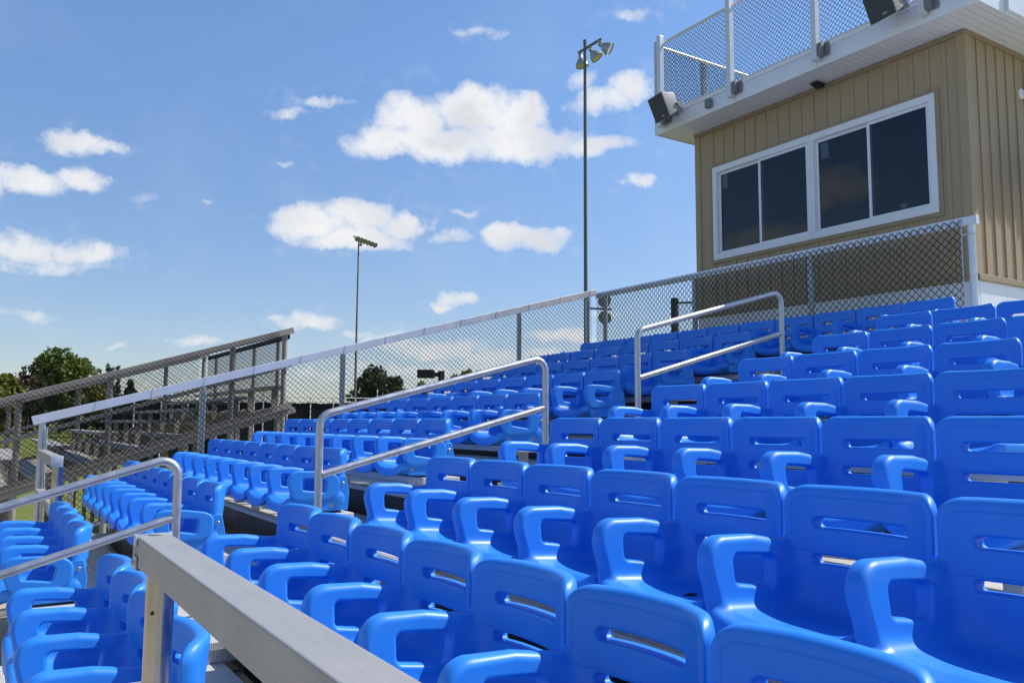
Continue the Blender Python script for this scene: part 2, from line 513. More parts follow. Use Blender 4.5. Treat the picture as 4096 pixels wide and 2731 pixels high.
KIDS = {}


def kids(o):
    return KIDS.get(o.name) or [c for c in bpy.data.objects if c.parent == o]


def copy_tree(src, kidmap, parent=None):
    c = src.copy()
    COL.objects.link(c)
    if parent is not None:
        c.parent = parent
    for ch in kidmap.get(src, []):
        copy_tree(ch, kidmap, c)
    return c


def arc(c, a, b, r, n=6):
    """rounded corner at c between directions to a and b (3D)"""
    c, a, b = Vector(c), Vector(a), Vector(b)
    da, db = (a - c).normalized(), (b - c).normalized()
    ang = da.angle(db)
    t = r / math.tan(ang / 2)
    p, q = c + da * t, c + db * t
    cen = c + (da + db).normalized() * (r / math.sin(ang / 2))
    out = []
    for i in range(n + 1):
        f = i / n
        v = (p - cen).lerp(q - cen, f)
        out.append(cen + v.normalized() * r)
    return out


def rounded(path, r, n=6):
    P = [Vector(p) for p in path]
    out = [P[0]]
    for i in range(1, len(P) - 1):
        out += arc(P[i], P[i - 1], P[i + 1], r, n)
    out.append(P[-1])
    return out


def chain_link(p0, u, L, H, pitch, r, nrm, v=(0, 0, -1), flat_ends=True):
    """woven diamond mesh: zigzag wires running down from the top line p0 + s*u"""
    p0, u, v, nrm = Vector(p0), Vector(u), Vector(v), Vector(nrm).normalized()
    mb = MB()
    hp = pitch / 2
    rows = int(round(H / hp))
    N = int(L / pitch * 1.0)
    tri = [(math.cos(a), math.sin(a)) for a in (math.pi / 2, math.pi * 7 / 6, math.pi * 11 / 6)]
    V, Fc = [], []
    un = u.normalized()
    for i in range(N):
        base = len(V)
        for k in range(rows + 1):
            s = i * pitch + (hp if k % 2 else 0) + (hp if 0 else 0)
            # bulge of the weave
            off = (r * 0.9) if k % 2 else (-r * 0.9)
            p = p0 + u * s + v * (k * hp) + nrm * off
            sx = un * 1.0
            for (cx, cy) in tri:
                V.append(p + sx * (cx * r * 1.25) + nrm * (cy * r))
        for k in range(rows):
            a = base + k * 3; b = a + 3
            for q in range(3):
                q2 = (q + 1) % 3
                Fc.append((a + q, a + q2, b + q2, b + q))
        # the partner wire leaning the other way
        base = len(V)
        for k in range(rows + 1):
            s = i * pitch + pitch - (hp if k % 2 else 0)
            off = (-r * 0.9) if k % 2 else (r * 0.9)
            p = p0 + u * s + v * (k * hp) + nrm * off
            for (cx, cy) in tri:
                V.append(p + un * (cx * r * 1.25) + nrm * (cy * r))
        for k in range(rows):
            a = base + k * 3; b = a + 3
            for q in range(3):
                q2 = (q + 1) % 3
                Fc.append((a + q, a + q2, b + q2, b + q))
    mb.add(V, Fc, True)
    return mb


# ---------------------------------------------------------------- the ground
def build_ground():
    n = 90
    rr = [0, 8, 16, 24, 32, 42, 55, 70, 85, 100, 125, 160, 220, 320, 500, 800, 1400, 2600, 4500]
    vs, fs = [(0, 0, 0)], []

    def hz(x, y, r):
        return min(1.0, max(0.0, (r - 45) / 100.0)) ** 1.4 * 1.5
    for r in rr[1:]:
        for k in range(n):
            a = 2 * math.pi * k / n
            x, y = r * math.cos(a), r * math.sin(a)
            vs.append((x, y, hz(x, y, r)))
    for k in range(n):
        fs.append((0, 1 + k, 1 + (k + 1) % n))
    for i in range(len(rr) - 2):
        for k in range(n):
            k2 = (k + 1) % n
            a = 1 + i * n
            fs.append((a + k, a + n + k, a + n + k2, a + k2))
    g = MB().add(vs, fs, True).build('ground', 'grass', sharp=180)
    tag(g, kind='structure')
    pad = MB().box((-9, -7, -0.3), (12.5, 12.4, 0.02)).build('concrete_pad', 'concrete')
    tag(pad, kind='structure')
    path = MB().box((-12, 12.42, -0.3), (-0.2, 20.0, 0.012)).build('path', 'concrete')
    tag(path, kind='structure')


build_ground()

# ---------------------------------------------------------------- the grandstand frame
X2, DX, Z2, HZ = 1.40862, 0.88339, -0.43245 + ZO, 0.23256
PITCH = 0.52


def Xk(k): return X2 + (k - 2) * DX + (0.06 if k == 1 else 0.0)
def Zk(k): return Z2 + (k - 2) * HZ
def Tz(k): return Zk(k) - 0.62            # tread level
def Tx(k): return X2 + (k - 2) * DX - 0.09
Y_FAR, Y_NEAR = 10.38, -3.2


def build_stand():
    t = thing('grandstand', 'aluminium grandstand frame of stepped ribbed planks under the blue seats', 'grandstand', (4.5, 4, 0.02))
    L = Vector(t.location)

    def put(mb, name, mat):
        mb.v = [tuple(Vector(p) - L) for p in mb.v]
        return mb.build(name, mat, t)
    for k in range(0, 10):
        z = Tz(k)
        x0, x1 = Tx(k), Tx(k + 1) - 0.012
        yf, yn = Y_FAR, Y_NEAR
        if k == 0:
            x0, yf = -0.95, 6.25
        if k == 9:
            x1 = x0 + 0.75
        mb = MB()
        if k < 9:
            x1 -= 0.115
        npl = 3 if k else 5
        w = (x1 - x0) / npl
        for i in range(npl):
            mb.box((x0 + i * w + (0 if i == 0 else 0.003), yn, z - 0.045 if i else z - 0.045), (x0 + (i + 1) * w - 0.003, yf, z), 0.003)
        if k == 9:
            for i in range(12):  # landing planks added to bounce sunlight onto the press box side wall
                mb.box((x1 + 0.003 + i * 0.26, yn, z - 0.045), (x1 + i * 0.26 + 0.26, 4.36, z), 0.003)
        put(mb, 'tread', 'ribbed_plank')
        if k:
            # nosing face and dark riser board below it
            put(MB().box((x0 - 0.016, yn, z - 0.036), (x0 - 0.001, yf, z - 0.004), 0.002), 'nosing', 'aluminium_plank')
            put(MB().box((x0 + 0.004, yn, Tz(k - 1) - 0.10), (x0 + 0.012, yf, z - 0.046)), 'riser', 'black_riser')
        # sloped bearers under the treads
    for y in (-2.4, -0.6, 1.2, 3.0, 4.85, 6.6, 8.4, 10.2):
        mb = MB()
        mb.obox((Tx(1) + 0.1, y, Tz(0) - 0.12), (Tx(9) + 0.6, y, Tz(9) - 0.17), 0.05, 0.12)
        for k in (1, 3, 5, 7, 9):
            x = Tx(k) + 0.3
            mb.box((x - 0.03, y - 0.03, 0), (x + 0.03, y + 0.03, Tz(k) - 0.3))
        if y < 6:
            mb.box((0.0, y - 0.03, 0), (0.06, y + 0.03, Tz(0) - 0.05))
        put(mb, 'bearer', 'galvanised_steel')
    # seat planks the chairs are bolted to, with their feet on the nosings
    for k in range(1, 10):
        for (ya, yb) in SEG[k]:
            x = Xk(k)
            mb = MB().box((x - 0.255, ya - 0.03, Zk(k) - 0.505), (x + 0.07, yb + 0.03, Zk(k) - 0.455), 0.004)  # back edge carried further out to keep the sun off the tread
            o = put(mb, 'seat_plank', 'aluminium_plank')
            n = max(2, int((yb - ya) / 1.5) + 1)
            for i in range(n):
                y = ya + 0.22 + (yb - ya - 0.44) * i / (n - 1)
                pm = MB().box((x - 0.085, y - 0.035, Tz(k)), (x - 0.020, y + 0.035, Zk(k) - 0.506), 0.003)
                pm.box((x - 0.24, y - 0.045, Zk(k) - 0.54), (x - 0.03, y + 0.045, Zk(k) - 0.5065))
                put(pm, 'plank_foot', 'aluminium_plank')
    # half steps in the aisle
    for k in range(0, 8):
        z = Tz(k)
        x1 = Tx(k + 1) - 0.02
        mb = MB()
        mb.box((x1 - 0.40, 4.74, z + 0.001), (x1, 5.74, z + 0.07), 0.003)
        mb.box((x1 - 0.415, 4.72, z + 0.071), (x1 - 0.21, 5.76, z + 0.116), 0.004)
        mb.box((x1 - 0.205, 4.72, z + 0.071), (x1, 5.76, z + 0.116), 0.004)
        put(mb, 'aisle_step', 'ribbed_plank')
    # end channel along the stepped far side
    mb = MB()
    for k in range(1, 10):
        mb.box((Tx(k) - 0.02, Y_FAR + 0.001, Tz(k) - 0.16), (Tx(k + 1) - 0.021, Y_FAR + 0.03, Tz(k) + 0.05), 0.003)
    put(mb, 'end_channel', 'aluminium_box')
    mb = MB().box((Tx(9) + 0.752, 4.37, Tz(9) - 0.20), (Tx(9) + 0.77, Y_FAR, Tz(9) + 0.05))
    put(mb, 'back_channel', 'aluminium_box')
    return t


Y0N = 3.9593          # near edge of the first seat by the aisle (near block)
YMID = 5.9018         # near edge of the first seat by the aisle (far block)
Y9 = 4.250
NEAR = {1: 4, 2: 8, 3: 7, 4: 6, 5: 5, 6: 5, 7: 4, 8: 4}
SEG = {}
for k in range(1, 9):
    ys = Y0N if k != 1 else 4.2185
    SEG[k] = [(ys - PITCH * (NEAR[k] - 1), ys + 0.54), (YMID - 0.02, YMID + PITCH * ((4 if k == 1 else 8)))]
SEG[9] = [(Y9 - 0.02, Y9 + PITCH * 11)]
build_stand()


# ---------------------------------------------------------------- the moulded seats
def smin(a, b, k):
    h = np.clip(0.5 + 0.5 * (b - a) / k, 0, 1)
    return b * (1 - h) + a * h - k * h * (1 - h)


def smax(a, b, k):
    return -smin(-a, -b, k)


def sd_rrect(x, y, cx, cy, hx, hy, r):
    dx = np.abs(x - cx) - (hx - r); dy = np.abs(y - cy) - (hy - r)
    return np.hypot(np.maximum(dx, 0), np.maximum(dy, 0)) + np.minimum(np.maximum(dx, dy), 0) - r


def sd_poly(x, y, P, r=0.0):
    """signed distance to a convex-ish polygon (negative inside), grown by r"""
    d = np.full(np.shape(x), 1e9); s = np.ones(np.shape(x))
    n = len(P)
    for i in range(n):
        ax, ay = P[i]; bx, by = P[i - 1]
        ex, ey = bx - ax, by - ay
        wx, wy = x - ax, y - ay
        tt = np.clip((wx * ex + wy * ey) / (ex * ex + ey * ey), 0, 1)
        d = np.minimum(d, (wx - ex * tt) ** 2 + (wy - ey * tt) ** 2)
        c1 = y >= ay; c2 = y < by; c3 = ex * wy > ey * wx
        flip = (c1 & c2 & c3) | (~c1 & ~c2 & ~c3)
        s = np.where(flip, -s, s)
    return s * np.sqrt(d) - r


def extrude(d2, dz, half, r):
    wx = d2 + r; wy = np.abs(dz) - half + r
    return np.minimum(np.maximum(wx, wy), 0) + np.hypot(np.maximum(wx, 0), np.maximum(wy, 0)) - r


ARM = [(-0.343, -0.222), (-0.22, -0.225), (-0.135, -0.240), (0.0, -0.254), (0.0, -0.30), (-0.324, -0.30)]
HOLE = [(-0.296, -0.2190), (-0.150, -0.2315), (-0.160, -0.2860), (-0.295, -0.2660)]


def arm2d(x, z):
    return smax(sd_poly(x, z, ARM, 0.075), -sd_poly(x, z, HOLE, 0.0185), 0.012)


def bow(y):
    c = np.clip(np.abs(y - 0.253) / 0.247, 0, 1.1)
    return 1 - c ** 2.6


def f_back(x, y, z):
    xb = -0.022 + (0.082 + 0.11 * z) * bow(y)
    d2 = sd_rrect(y, z, 0.253, -0.21, 0.247, 0.21, 0.052)
    return extrude(d2, x - xb, 0.0225, 0.018)


def f_seat(x, y, z):
    b = bow(y)
    zt = -0.335 - 0.036 * b - 0.030 * np.clip((x + 0.40) / 0.30, 0, 1) * (0.4 + 0.6 * b)
    zt = zt - 0.45 * np.clip(-0.36 - x, 0, 1) * b          # waterfall front edge
    d2 = sd_rrect(x, y, -0.20, 0.253, 0.224, 0.250, 0.045)
    return extrude(d2, z - (zt - 0.026), 0.026, 0.018)


def f_arm(x, y, z):
    q = np.clip((-0.20 - x) / 0.20, 0, 1)
    q = q * q * (3 - 2 * q)
    ya = 0.4965 + 0.10 * (z + 0.25) + 0.003 * q
    return extrude(arm2d(x, z), y - ya, 0.0215 + 0.0055 * q, 0.016)


def slots(x, y, z):
    o = None
    for zc, hh in ((-0.112, 0.0160), (-0.226, 0.0145)):
        s = np.maximum(sd_rrect(y, z, 0.262, zc, 0.160, hh, hh - 0.001), np.abs(x - 0.03) - 0.13)
        o = s if o is None else np.minimum(o, s)
    return o


def f_chair(x, y, z):
    a, b, c = f_back(x, y, z), f_seat(x, y, z), f_arm(x, y, z)
    ka = 0.022 + 0.068 * np.clip((-0.185 - z) / 0.06, 0, 1)
    d = smin(smin(a, b, 0.10), smin(a, c, ka), 0.025)
    d = smin(d, smin(b, c, 0.045), 0.025)
    d = smax(d, -slots(x, y, z), 0.010)
    # keep the arm hole open where the blends would fill it
    h = np.maximum(sd_poly(x, z, HOLE, 0.0185), np.abs(y - 0.50) - 0.09)
    return smax(d, -h, 0.012)


SKIRT = [(-0.352, -0.33), (-0.02, -0.20), (0.012, -0.20), (0.035, -0.31), (0.026, -0.425), (-0.335, -0.425)]
LOOP = [(-0.343, -0.222), (-0.22, -0.225), (-0.110, -0.242), (-0.112, -0.272), (-0.322, -0.284)]


def f_panel(x, y, z):
    loop = smax(sd_poly(x, z, LOOP, 0.075), -sd_poly(x, z, HOLE, 0.0185), 0.010)
    a = extrude(loop, y - 0.000, 0.0225, 0.012)
    sk = smax(sd_poly(x, z, SKIRT, 0.012), -sd_poly(x, z, HOLE, 0.0185), 0.010)
    b = extrude(sk, y - 0.009, 0.0155, 0.007)
    return smin(a, b, 0.005)


def surface_nets(f, lo, hi, h):
    nx, ny, nz = [int(math.ceil((b - a) / h)) + 1 for a, b in zip(lo, hi)]
    xs = lo[0] + h * np.arange(nx); ys = lo[1] + h * np.arange(ny); zs = lo[2] + h * np.arange(nz)
    X, Y, Z = np.meshgrid(xs, ys, zs, indexing='ij')
    Fv = f(X, Y, Z)
    ins = Fv < 0
    acc = np.zeros((nx - 1, ny - 1, nz - 1, 3)); cnt = np.zeros((nx - 1, ny - 1, nz - 1))
    corners = [(i, j, k) for i in (0, 1) for j in (0, 1) for k in (0, 1)]

    def sl(c):
        return tuple(slice(c[q], (nx, ny, nz)[q] - 1 + c[q]) for q in range(3))
    for a in corners:
        for ax in range(3):
            if a[ax] == 0:
                b = list(a); b[ax] = 1
                fa, fb = Fv[sl(a)], Fv[sl(b)]
                cr = (fa < 0) != (fb < 0)
                tt = np.where(cr, fa / np.where(cr, fa - fb, 1), 0)
                for q in range(3):
                    acc[..., q] += np.where(cr, a[q] + (tt if q == ax else 0), 0)
                cnt += cr
    act = cnt > 0
    idx = -np.ones(act.shape, int); idx[act] = np.arange(act.sum())
    ijk = np.argwhere(act)
    P = (ijk + acc[act] / cnt[act][:, None]) * h + np.array(lo)
    faces = []
    for ax in range(3):
        o1, o2 = [(1, 2), (2, 0), (0, 1)][ax]
        s0 = [slice(None)] * 3; s1 = [slice(None)] * 3
        s0[ax] = slice(0, -1); s1[ax] = slice(1, None)
        A, B = ins[tuple(s0)], ins[tuple(s1)]
        e = np.argwhere(A != B)
        ok = (e[:, o1] > 0) & (e[:, o2] > 0) & (e[:, o1] < (nx, ny, nz)[o1] - 1) & (e[:, o2] < (nx, ny, nz)[o2] - 1)
        e = e[ok]
        d1 = np.zeros(3, int); d1[o1] = 1
        d2 = np.zeros(3, int); d2[o2] = 1
        c = [e - d1 - d2, e - d2, e, e - d1]
        q = np.stack([idx[tuple(w.T)] for w in c], 1)
        flip = ~A[tuple(e.T)]
        q[flip] = q[flip][:, ::-1]
        faces.append(q)
    Fq = np.concatenate(faces)

    def grad(P, e=7e-4):
        g = np.stack([f(P[:, 0] + e, P[:, 1], P[:, 2]) - f(P[:, 0] - e, P[:, 1], P[:, 2]),
                      f(P[:, 0], P[:, 1] + e, P[:, 2]) - f(P[:, 0], P[:, 1] - e, P[:, 2]),
                      f(P[:, 0], P[:, 1], P[:, 2] + e) - f(P[:, 0], P[:, 1], P[:, 2] - e)], 1) / (2 * e)
        return g
    for _ in range(2):
        g = grad(P)
        gg = np.maximum((g * g).sum(1), 0.2)
        st = -(f(P[:, 0], P[:, 1], P[:, 2]) / gg)[:, None] * g
        P = P + np.clip(st, -0.5 * h, 0.5 * h)
    g = grad(P)
    Nn = g / np.maximum(np.linalg.norm(g, axis=1), 1e-6)[:, None]
    return P, Fq, Nn


def mesh_from(P, Fq, Nn, name, mat):
    used = np.unique(Fq)
    mp = -np.ones(len(P), int); mp[used] = np.arange(len(used))
    me = bpy.data.meshes.new(name)
    me.from_pydata(P[used].tolist(), [], mp[Fq].tolist())
    me.polygons.foreach_set('use_smooth', [True] * len(me.polygons))
    me.update()
    me.normals_split_custom_set_from_vertices(Nn[used].tolist())
    me.materials.append(M[mat])
    return me


HV = 0.0052
P, Fq, Nn = surface_nets(f_chair, (-0.45, -0.03, -0.475), (0.13, 0.56, 0.03), HV)
c = P[Fq].mean(1)
da, db, dc = f_back(c[:, 0], c[:, 1], c[:, 2]), f_seat(c[:, 0], c[:, 1], c[:, 2]), f_arm(c[:, 0], c[:, 1], c[:, 2])
lab = np.argmin(np.stack([da, db, dc], 1), 1)
lab = np.where((lab == 2) & (c[:, 0] > -0.012), 0, lab)
P[:, 2] += 0.62
ME_BACK = mesh_from(P, Fq[lab == 0], Nn, 'backrest', 'seat_plastic')
ME_SEAT = mesh_from(P, Fq[lab == 1], Nn, 'seat', 'seat_plastic')
ME_ARM = mesh_from(P, Fq[lab == 2], Nn, 'armrest', 'seat_plastic')
P, Fq, Nn = surface_nets(f_panel, (-0.43, -0.045, -0.455), (0.07, 0.045, -0.13), 0.0046)
P[:, 2] += 0.62
ME_PANEL = mesh_from(P, Fq, Nn, 'end_armrest', 'seat_plastic')


def make_seat(end):
    t = thing('stadium_seat', 'x', 'stadium seat', (0, 0, 0), 'blue moulded seats of the grandstand')
    ks = [link('seat', ME_SEAT, t), link('backrest', ME_BACK, t), link('armrest', ME_ARM, t)]
    br = MB().box((-0.22, 0.10, 0.166), (-0.05, 0.40, 0.196), 0.003)
    ks.append(br.build('mounting_bracket', 'galvanised_steel', t))
    km = {t: ks}
    if end:
        p = link('end_armrest', ME_PANEL, t)
        ks.append(p)
        km[p] = []
        for (x, z, y) in ((-0.325, -0.388, -0.0065), (-0.085, -0.397, -0.0065), (-0.004, -0.245, -0.0065)):
            b = MB()
            b.lathe((x, y + 0.003, z + 0.62), (0, -1, 0), [(0, 0.0135), (0.003, 0.0135), (0.0045, 0.0115), (0.0045, 0.0085), (0.009, 0.0075), (0.0098, 0.004), (0.0098, 0.0001)], 14)
            km[p].append(b.build('bolt', 'bolt_steel', p))
    return t, km


ORD = ['first', 'second', 'third', 'fourth', 'fifth', 'sixth', 'seventh', 'eighth', 'ninth', 'tenth', 'eleventh', 'twelfth']
ROWN = {1: 'lowest', 2: 'second', 3: 'third', 4: 'fourth', 5: 'fifth', 6: 'sixth', 7: 'seventh', 8: 'eighth', 9: 'topmost'}
SPOTS = []
for k in range(1, 9):
    ys = Y0N if k != 1 else 4.2185
    for i in range(NEAR[k]):
        SPOTS.append((k, ys - PITCH * i, False, 'blue seat, %s from the aisle, in the %s row of the near block' % (ORD[i], ROWN[k])))
    for i in range(4 if k == 1 else 8):
        SPOTS.append((k, YMID + PITCH * i, i == 0, ('blue seat with bolted side panel, facing the aisle in the %s row, far block' % ROWN[k]) if i == 0 else 'blue seat, %s beyond the aisle, in the %s row of the far block' % (ORD[i], ROWN[k])))
for i in range(11):
    SPOTS.append((9, Y9 + PITCH * i, i == 0, 'blue seat, %s from the right, in the topmost row below the press box' % ORD[i]))
random.seed(5)
proto = {False: None, True: None}
for (k, y, end, lb) in SPOTS:
    if proto[end] is None:
        o, km = make_seat(end)
        proto[end] = (o, km)
    else:
        o = copy_tree(proto[end][0], proto[end][1])
    o.location = (Xk(k) + random.uniform(-0.002, 0.002), y + random.uniform(-0.0015, 0.0015), Tz(k))
    o.rotation_euler = (random.uniform(-0.002, 0.002), random.uniform(-0.007, 0.007), random.uniform(-0.008, 0.008))
    o['label'] = lb


# ---------------------------------------------------------------- handrails in the aisle
def handrail(label, xb, zb, xt, zt, y, zbot, ztop, drop, bx=None):
    r = 0.0242
    t = thing('handrail', label, 'handrail', (xb, y, zbot), 'pipe handrails along the aisle')
    L = Vector(t.location)
    lo, hi = Vector((xb, y, zb)), Vector((xt, y, zt))
    path = rounded([Vector((xb, y, zbot)), lo, hi, Vector((xt, y, ztop))], 0.085, 8)
    MB().tube([p - L for p in path], r, 16).build('top_rail', 'aluminium_pipe', t)
    a = lo + Vector((0, 0, -drop)); b = hi + Vector((0, 0, -drop))
    d = (b - a).normalized()
    MB().tube([a + d * 0.018 - L, b - d * 0.018 - L], r * 0.93, 14).build('mid_rail', 'aluminium_pipe', t)
    for q in (Vector((xb, y, zbot)), Vector((xt, y, ztop))):
        q = q - L
        f = MB().box((q.x - 0.05, q.y - 0.05, q.z), (q.x + 0.05, q.y + 0.05, q.z + 0.008), 0.002)
        f.lathe(q + Vector((0, 0, 0.008)), (0, 0, 1), [(0, 0.036), (0.03, 0.034), (0.032, 0.026)], 14)
        f.build('base_plate', 'aluminium_box', t)
    return t


YA = 5.1
handrail('bent silver pipe handrail running down to the lower left, nearest the ground', -0.95, -0.765 + ZO, 0.985, -0.195 + ZO, YA, 0.02, Tz(1), 0.345)
handrail('bent silver pipe handrail across the middle of the aisle, between the other two', 1.818, 0.045 + ZO, 3.545, 0.495 + ZO, YA, Tz(2), Tz(4), 0.375)
handrail('bent silver pipe handrail partly in shade near the top of the aisle', 4.445, 0.750 + ZO, 6.19, 1.225 + ZO, YA, Tz(5), Tz(7), 0.385)


# ---------------------------------------------------------------- square guard rails
def guard(label, x0, x1, ya, yb, ztop, hh, posts, r, zfoot, low, capend):
    t = thing('guard_rail', label, 'guard rail', ((x0 + x1) / 2, ya, zfoot), None)
    L = Vector(t.location)

    def put(mb, n, m):
        mb.v = [tuple(Vector(p) - L) for p in mb.v]
        return mb.build(n, m, t)
    put(MB().box((x0, ya, ztop - hh), (x1, yb, ztop), 0.0035), 'top_rail', 'aluminium_rail')
    put(MB().box((x0, ya + 0.03, low - hh), (x1, yb, low), 0.0035), 'mid_rail', 'aluminium_rail')
    ye = ya if capend < 0 else yb
    s = capend
    for z in (ztop, low):
        yy = ye if z == ztop else ya + 0.03 if s < 0 else yb
        c = MB()
        c.box((x0 - 0.006, yy, z - hh - 0.004), (x1 + 0.005, yy + s * 0.0035, z + 0.0035), 0.001)
        c.box((x0 - 0.006, yy - s * 0.028, z - 0.022), (x0 - 0.0015, yy - s * 0.0005, z + 0.0035), 0.001)
        c.box((x0 - 0.006, yy - s * 0.034, z - hh - 0.004), (x0 - 0.0015, yy - s * 0.0005, z - hh + 0.028), 0.001)
        c.box((x0 + 0.03, yy - s * 0.016, z + 0.0012), (x1 - 0.02, yy - s * 0.0005, z + 0.004), 0.001)
        c.lathe((x0 - 0.0062, yy - s * 0.018, z - hh + 0.012), (-1, 0, 0), [(0, 0.0075), (0.007, 0.0075), (0.0075, 0.005), (0.0075, 0.0001)], 6)
        put(c, 'end_cap', 'galvanised_steel')
    for y in posts:
        xm = (x0 + x1) / 2 + 0.012
        p = MB()
        p.tube([(xm, y, zfoot), (xm, y, ztop - hh - 0.001)], r, 28)
        po = put(p, 'post', 'aluminium_post')
        h = MB().lathe((xm - r * 0.62, y - r * 0.80, -0.462 + ZO), (-0.62, -0.80, 0), [(0.0, 0.0048), (0.0012, 0.0048), (0.0013, 0.0001)], 14)
        h.v = [tuple(Vector(q) - L) for q in h.v]
        h.build('bolt_hole', 'black_steel', po)
        f = MB().box((xm - 0.07, y - 0.07, zfoot), (xm + 0.07, y + 0.07, zfoot + 0.008), 0.002)
        put(f, 'base_plate', 'galvanised_steel')
    return t


guard('thick square aluminium guard rail on a round post, right in the foreground', 0.352, 0.432, -3.0, 2.30, -0.285 + ZO, 0.074, [2.245, 0.35, -1.5], 0.0335, Tz(0), -0.645 + ZO, 1)
guard('short square grey guard rail standing beside the far end of the lowest row', 0.56, 0.645, 8.30, 10.36, -0.305 + ZO, 0.09, [8.36], 0.045, 0.02, -0.72 + ZO, -1)


# ---------------------------------------------------------------- chain link fences of the new stand
def fence_tools(t):
    L = Vector(t.location)

    def put(mb, n, m, parent=None):
        mb.v = [tuple(Vector(p) - L) for p in mb.v]
        return mb.build(n, m, parent or t)
    return put


def build_end_fence():
    yf = 10.47
    t = thing('chain_link_fence', 'black chain link fence with a pale sloping rail closing the far end of the grandstand', 'fence', (4.3, yf, 0.02))
    put = fence_tools(t)
    x0, z0, x1, z1 = 0.50, 0.045 + ZO, 8.26, 2.145 + ZO
    sl = (z1 - z0) / (x1 - x0)

    def zt(x): return z0 + (x - x0) * sl
    put(MB().obox((x0, yf, z0 - 0.045), (x1, yf, z1 - 0.045), 0.05, 0.098, c=0.004), 'top_rail', 'aluminium_box')
    for x in (0.60, 2.268, 4.024, 6.80, 8.10):
        put(MB().tube([(x, yf + 0.012, max(0.02, zt(x) - 2.2)), (x, yf + 0.012, zt(x) - 0.096)], 0.037, 18), 'post', 'aluminium_pipe')
    top = 0.098
    ang = Vector((1, 0, sl))
    xs = 0.66
    put(chain_link((xs, yf - 0.040, zt(xs) - top), ang, 7.50, 1.27, 0.068, 0.0038, (0, 1, 0)), 'chain_link_mesh', 'black_vinyl')
    put(MB().obox((xs, yf - 0.01, zt(xs) - 1.36), (8.1, yf - 0.01, zt(8.1) - 1.36), 0.035, 0.05), 'bottom_rail', 'aluminium_box')
    for i in range(13):
        x = 1.1 + i * 0.585
        z = zt(x)
        tb = MB()
        tb.obox((x - 0.006, yf - 0.0275, z - 0.098), (x + 0.012, yf - 0.0275, z + 0.006), 0.003, 0.006, up=(1, 0, 0))
        tb.obox((x + 0.012, yf - 0.03, z + 0.008), (x + 0.012, yf + 0.03, z + 0.008), 0.004, 0.004)
        put(tb, 'tie_wire', 'galvanised_steel')
    put(MB().tube([(0.645, yf - 0.036, zt(0.645) - 0.15), (0.645, yf - 0.036, zt(0.645) - 1.3)], 0.006, 8), 'tension_bar', 'galvanised_steel')


def build_back_fence():
    xb = 8.25
    t = thing('chain_link_fence', 'level black chain link fence behind the topmost row, in front of the press box', 'fence', (xb, 7.4, 0.02))
    put = fence_tools(t)
    zt = 2.082 + ZO
    put(MB().box((xb - 0.025, 4.375, zt - 0.085), (xb + 0.025, 10.44, zt), 0.004), 'top_rail', 'aluminium_box')
    put(MB().box((xb - 0.029, 4.369, zt - 0.088), (xb + 0.029, 4.3745, zt + 0.003), 0.002), 'end_cap', 'galvanised_white')
    for y in (4.44, 6.36, 8.27, 10.23):
        m = 'galvanised_white' if y < 5 else 'galvanised_steel'
        put(MB().tube([(xb + 0.008, y, Tz(9) - 0.3), (xb + 0.008, y, zt - 0.0855)], 0.036, 18), 'post', m)
    put(chain_link((xb - 0.036, 4.52, zt - 0.022), (0, 1, 0), 5.88, 1.42, 0.084, 0.0050, (1, 0, 0)), 'chain_link_mesh', 'black_vinyl')
    put(MB().box((xb - 0.02, 4.5, zt - 1.49), (xb + 0.02, 10.4, zt - 1.455)), 'bottom_rail', 'aluminium_box')
    b = MB().lathe((xb + 0.008, 4.44, zt - 0.19), (0, 0, 1), [(0, 0.0362), (0, 0.040), (0.016, 0.040), (0.016, 0.0362)], 18)
    b.box((xb - 0.036, 4.455, zt - 0.19), (xb - 0.028, 4.53, zt - 0.174))
    put(b, 'tension_band', 'galvanised_steel')
    put(MB().tube([(xb - 0.034, 4.52, zt - 0.02), (xb - 0.034, 4.52, zt - 1.45)], 0.006, 8), 'tension_bar', 'galvanised_steel')


build_end_fence()
build_back_fence()

# ---------------------------------------------------------------- press box
XP, YN_, YF_ = 8.80, 4.71, 8.735
PB_TOP, PB_BOT = 4.29 + ZO, 1.56 + ZO
XR = 11.3


def siding(mb, axis, fixed, a0, a1, z0, z1, out, first, pitch, skip=None):
    """batten strips on a wall; axis 'y' (wall at x=fixed) or 'x' (wall at y=fixed)"""
    p = first
    while p < a1 - 0.05:
        if p > a0 + 0.05:
            spans = [(z0, z1)]
            if skip and skip[0] < p + 0.02 and p - 0.02 < skip[1]:
                spans = [(z0, skip[2]), (skip[3], z1)]
            for (q0, q1) in spans:
                if axis == 'y':
                    mb.box((fixed - out, p - 0.022, q0), (fixed + 0.001, p + 0.022, q1), 0.004)
                else:
                    mb.box((p - 0.022, fixed - out, q0), (p + 0.022, fixed + 0.001, q1), 0.004)
        p += pitch
    return mb


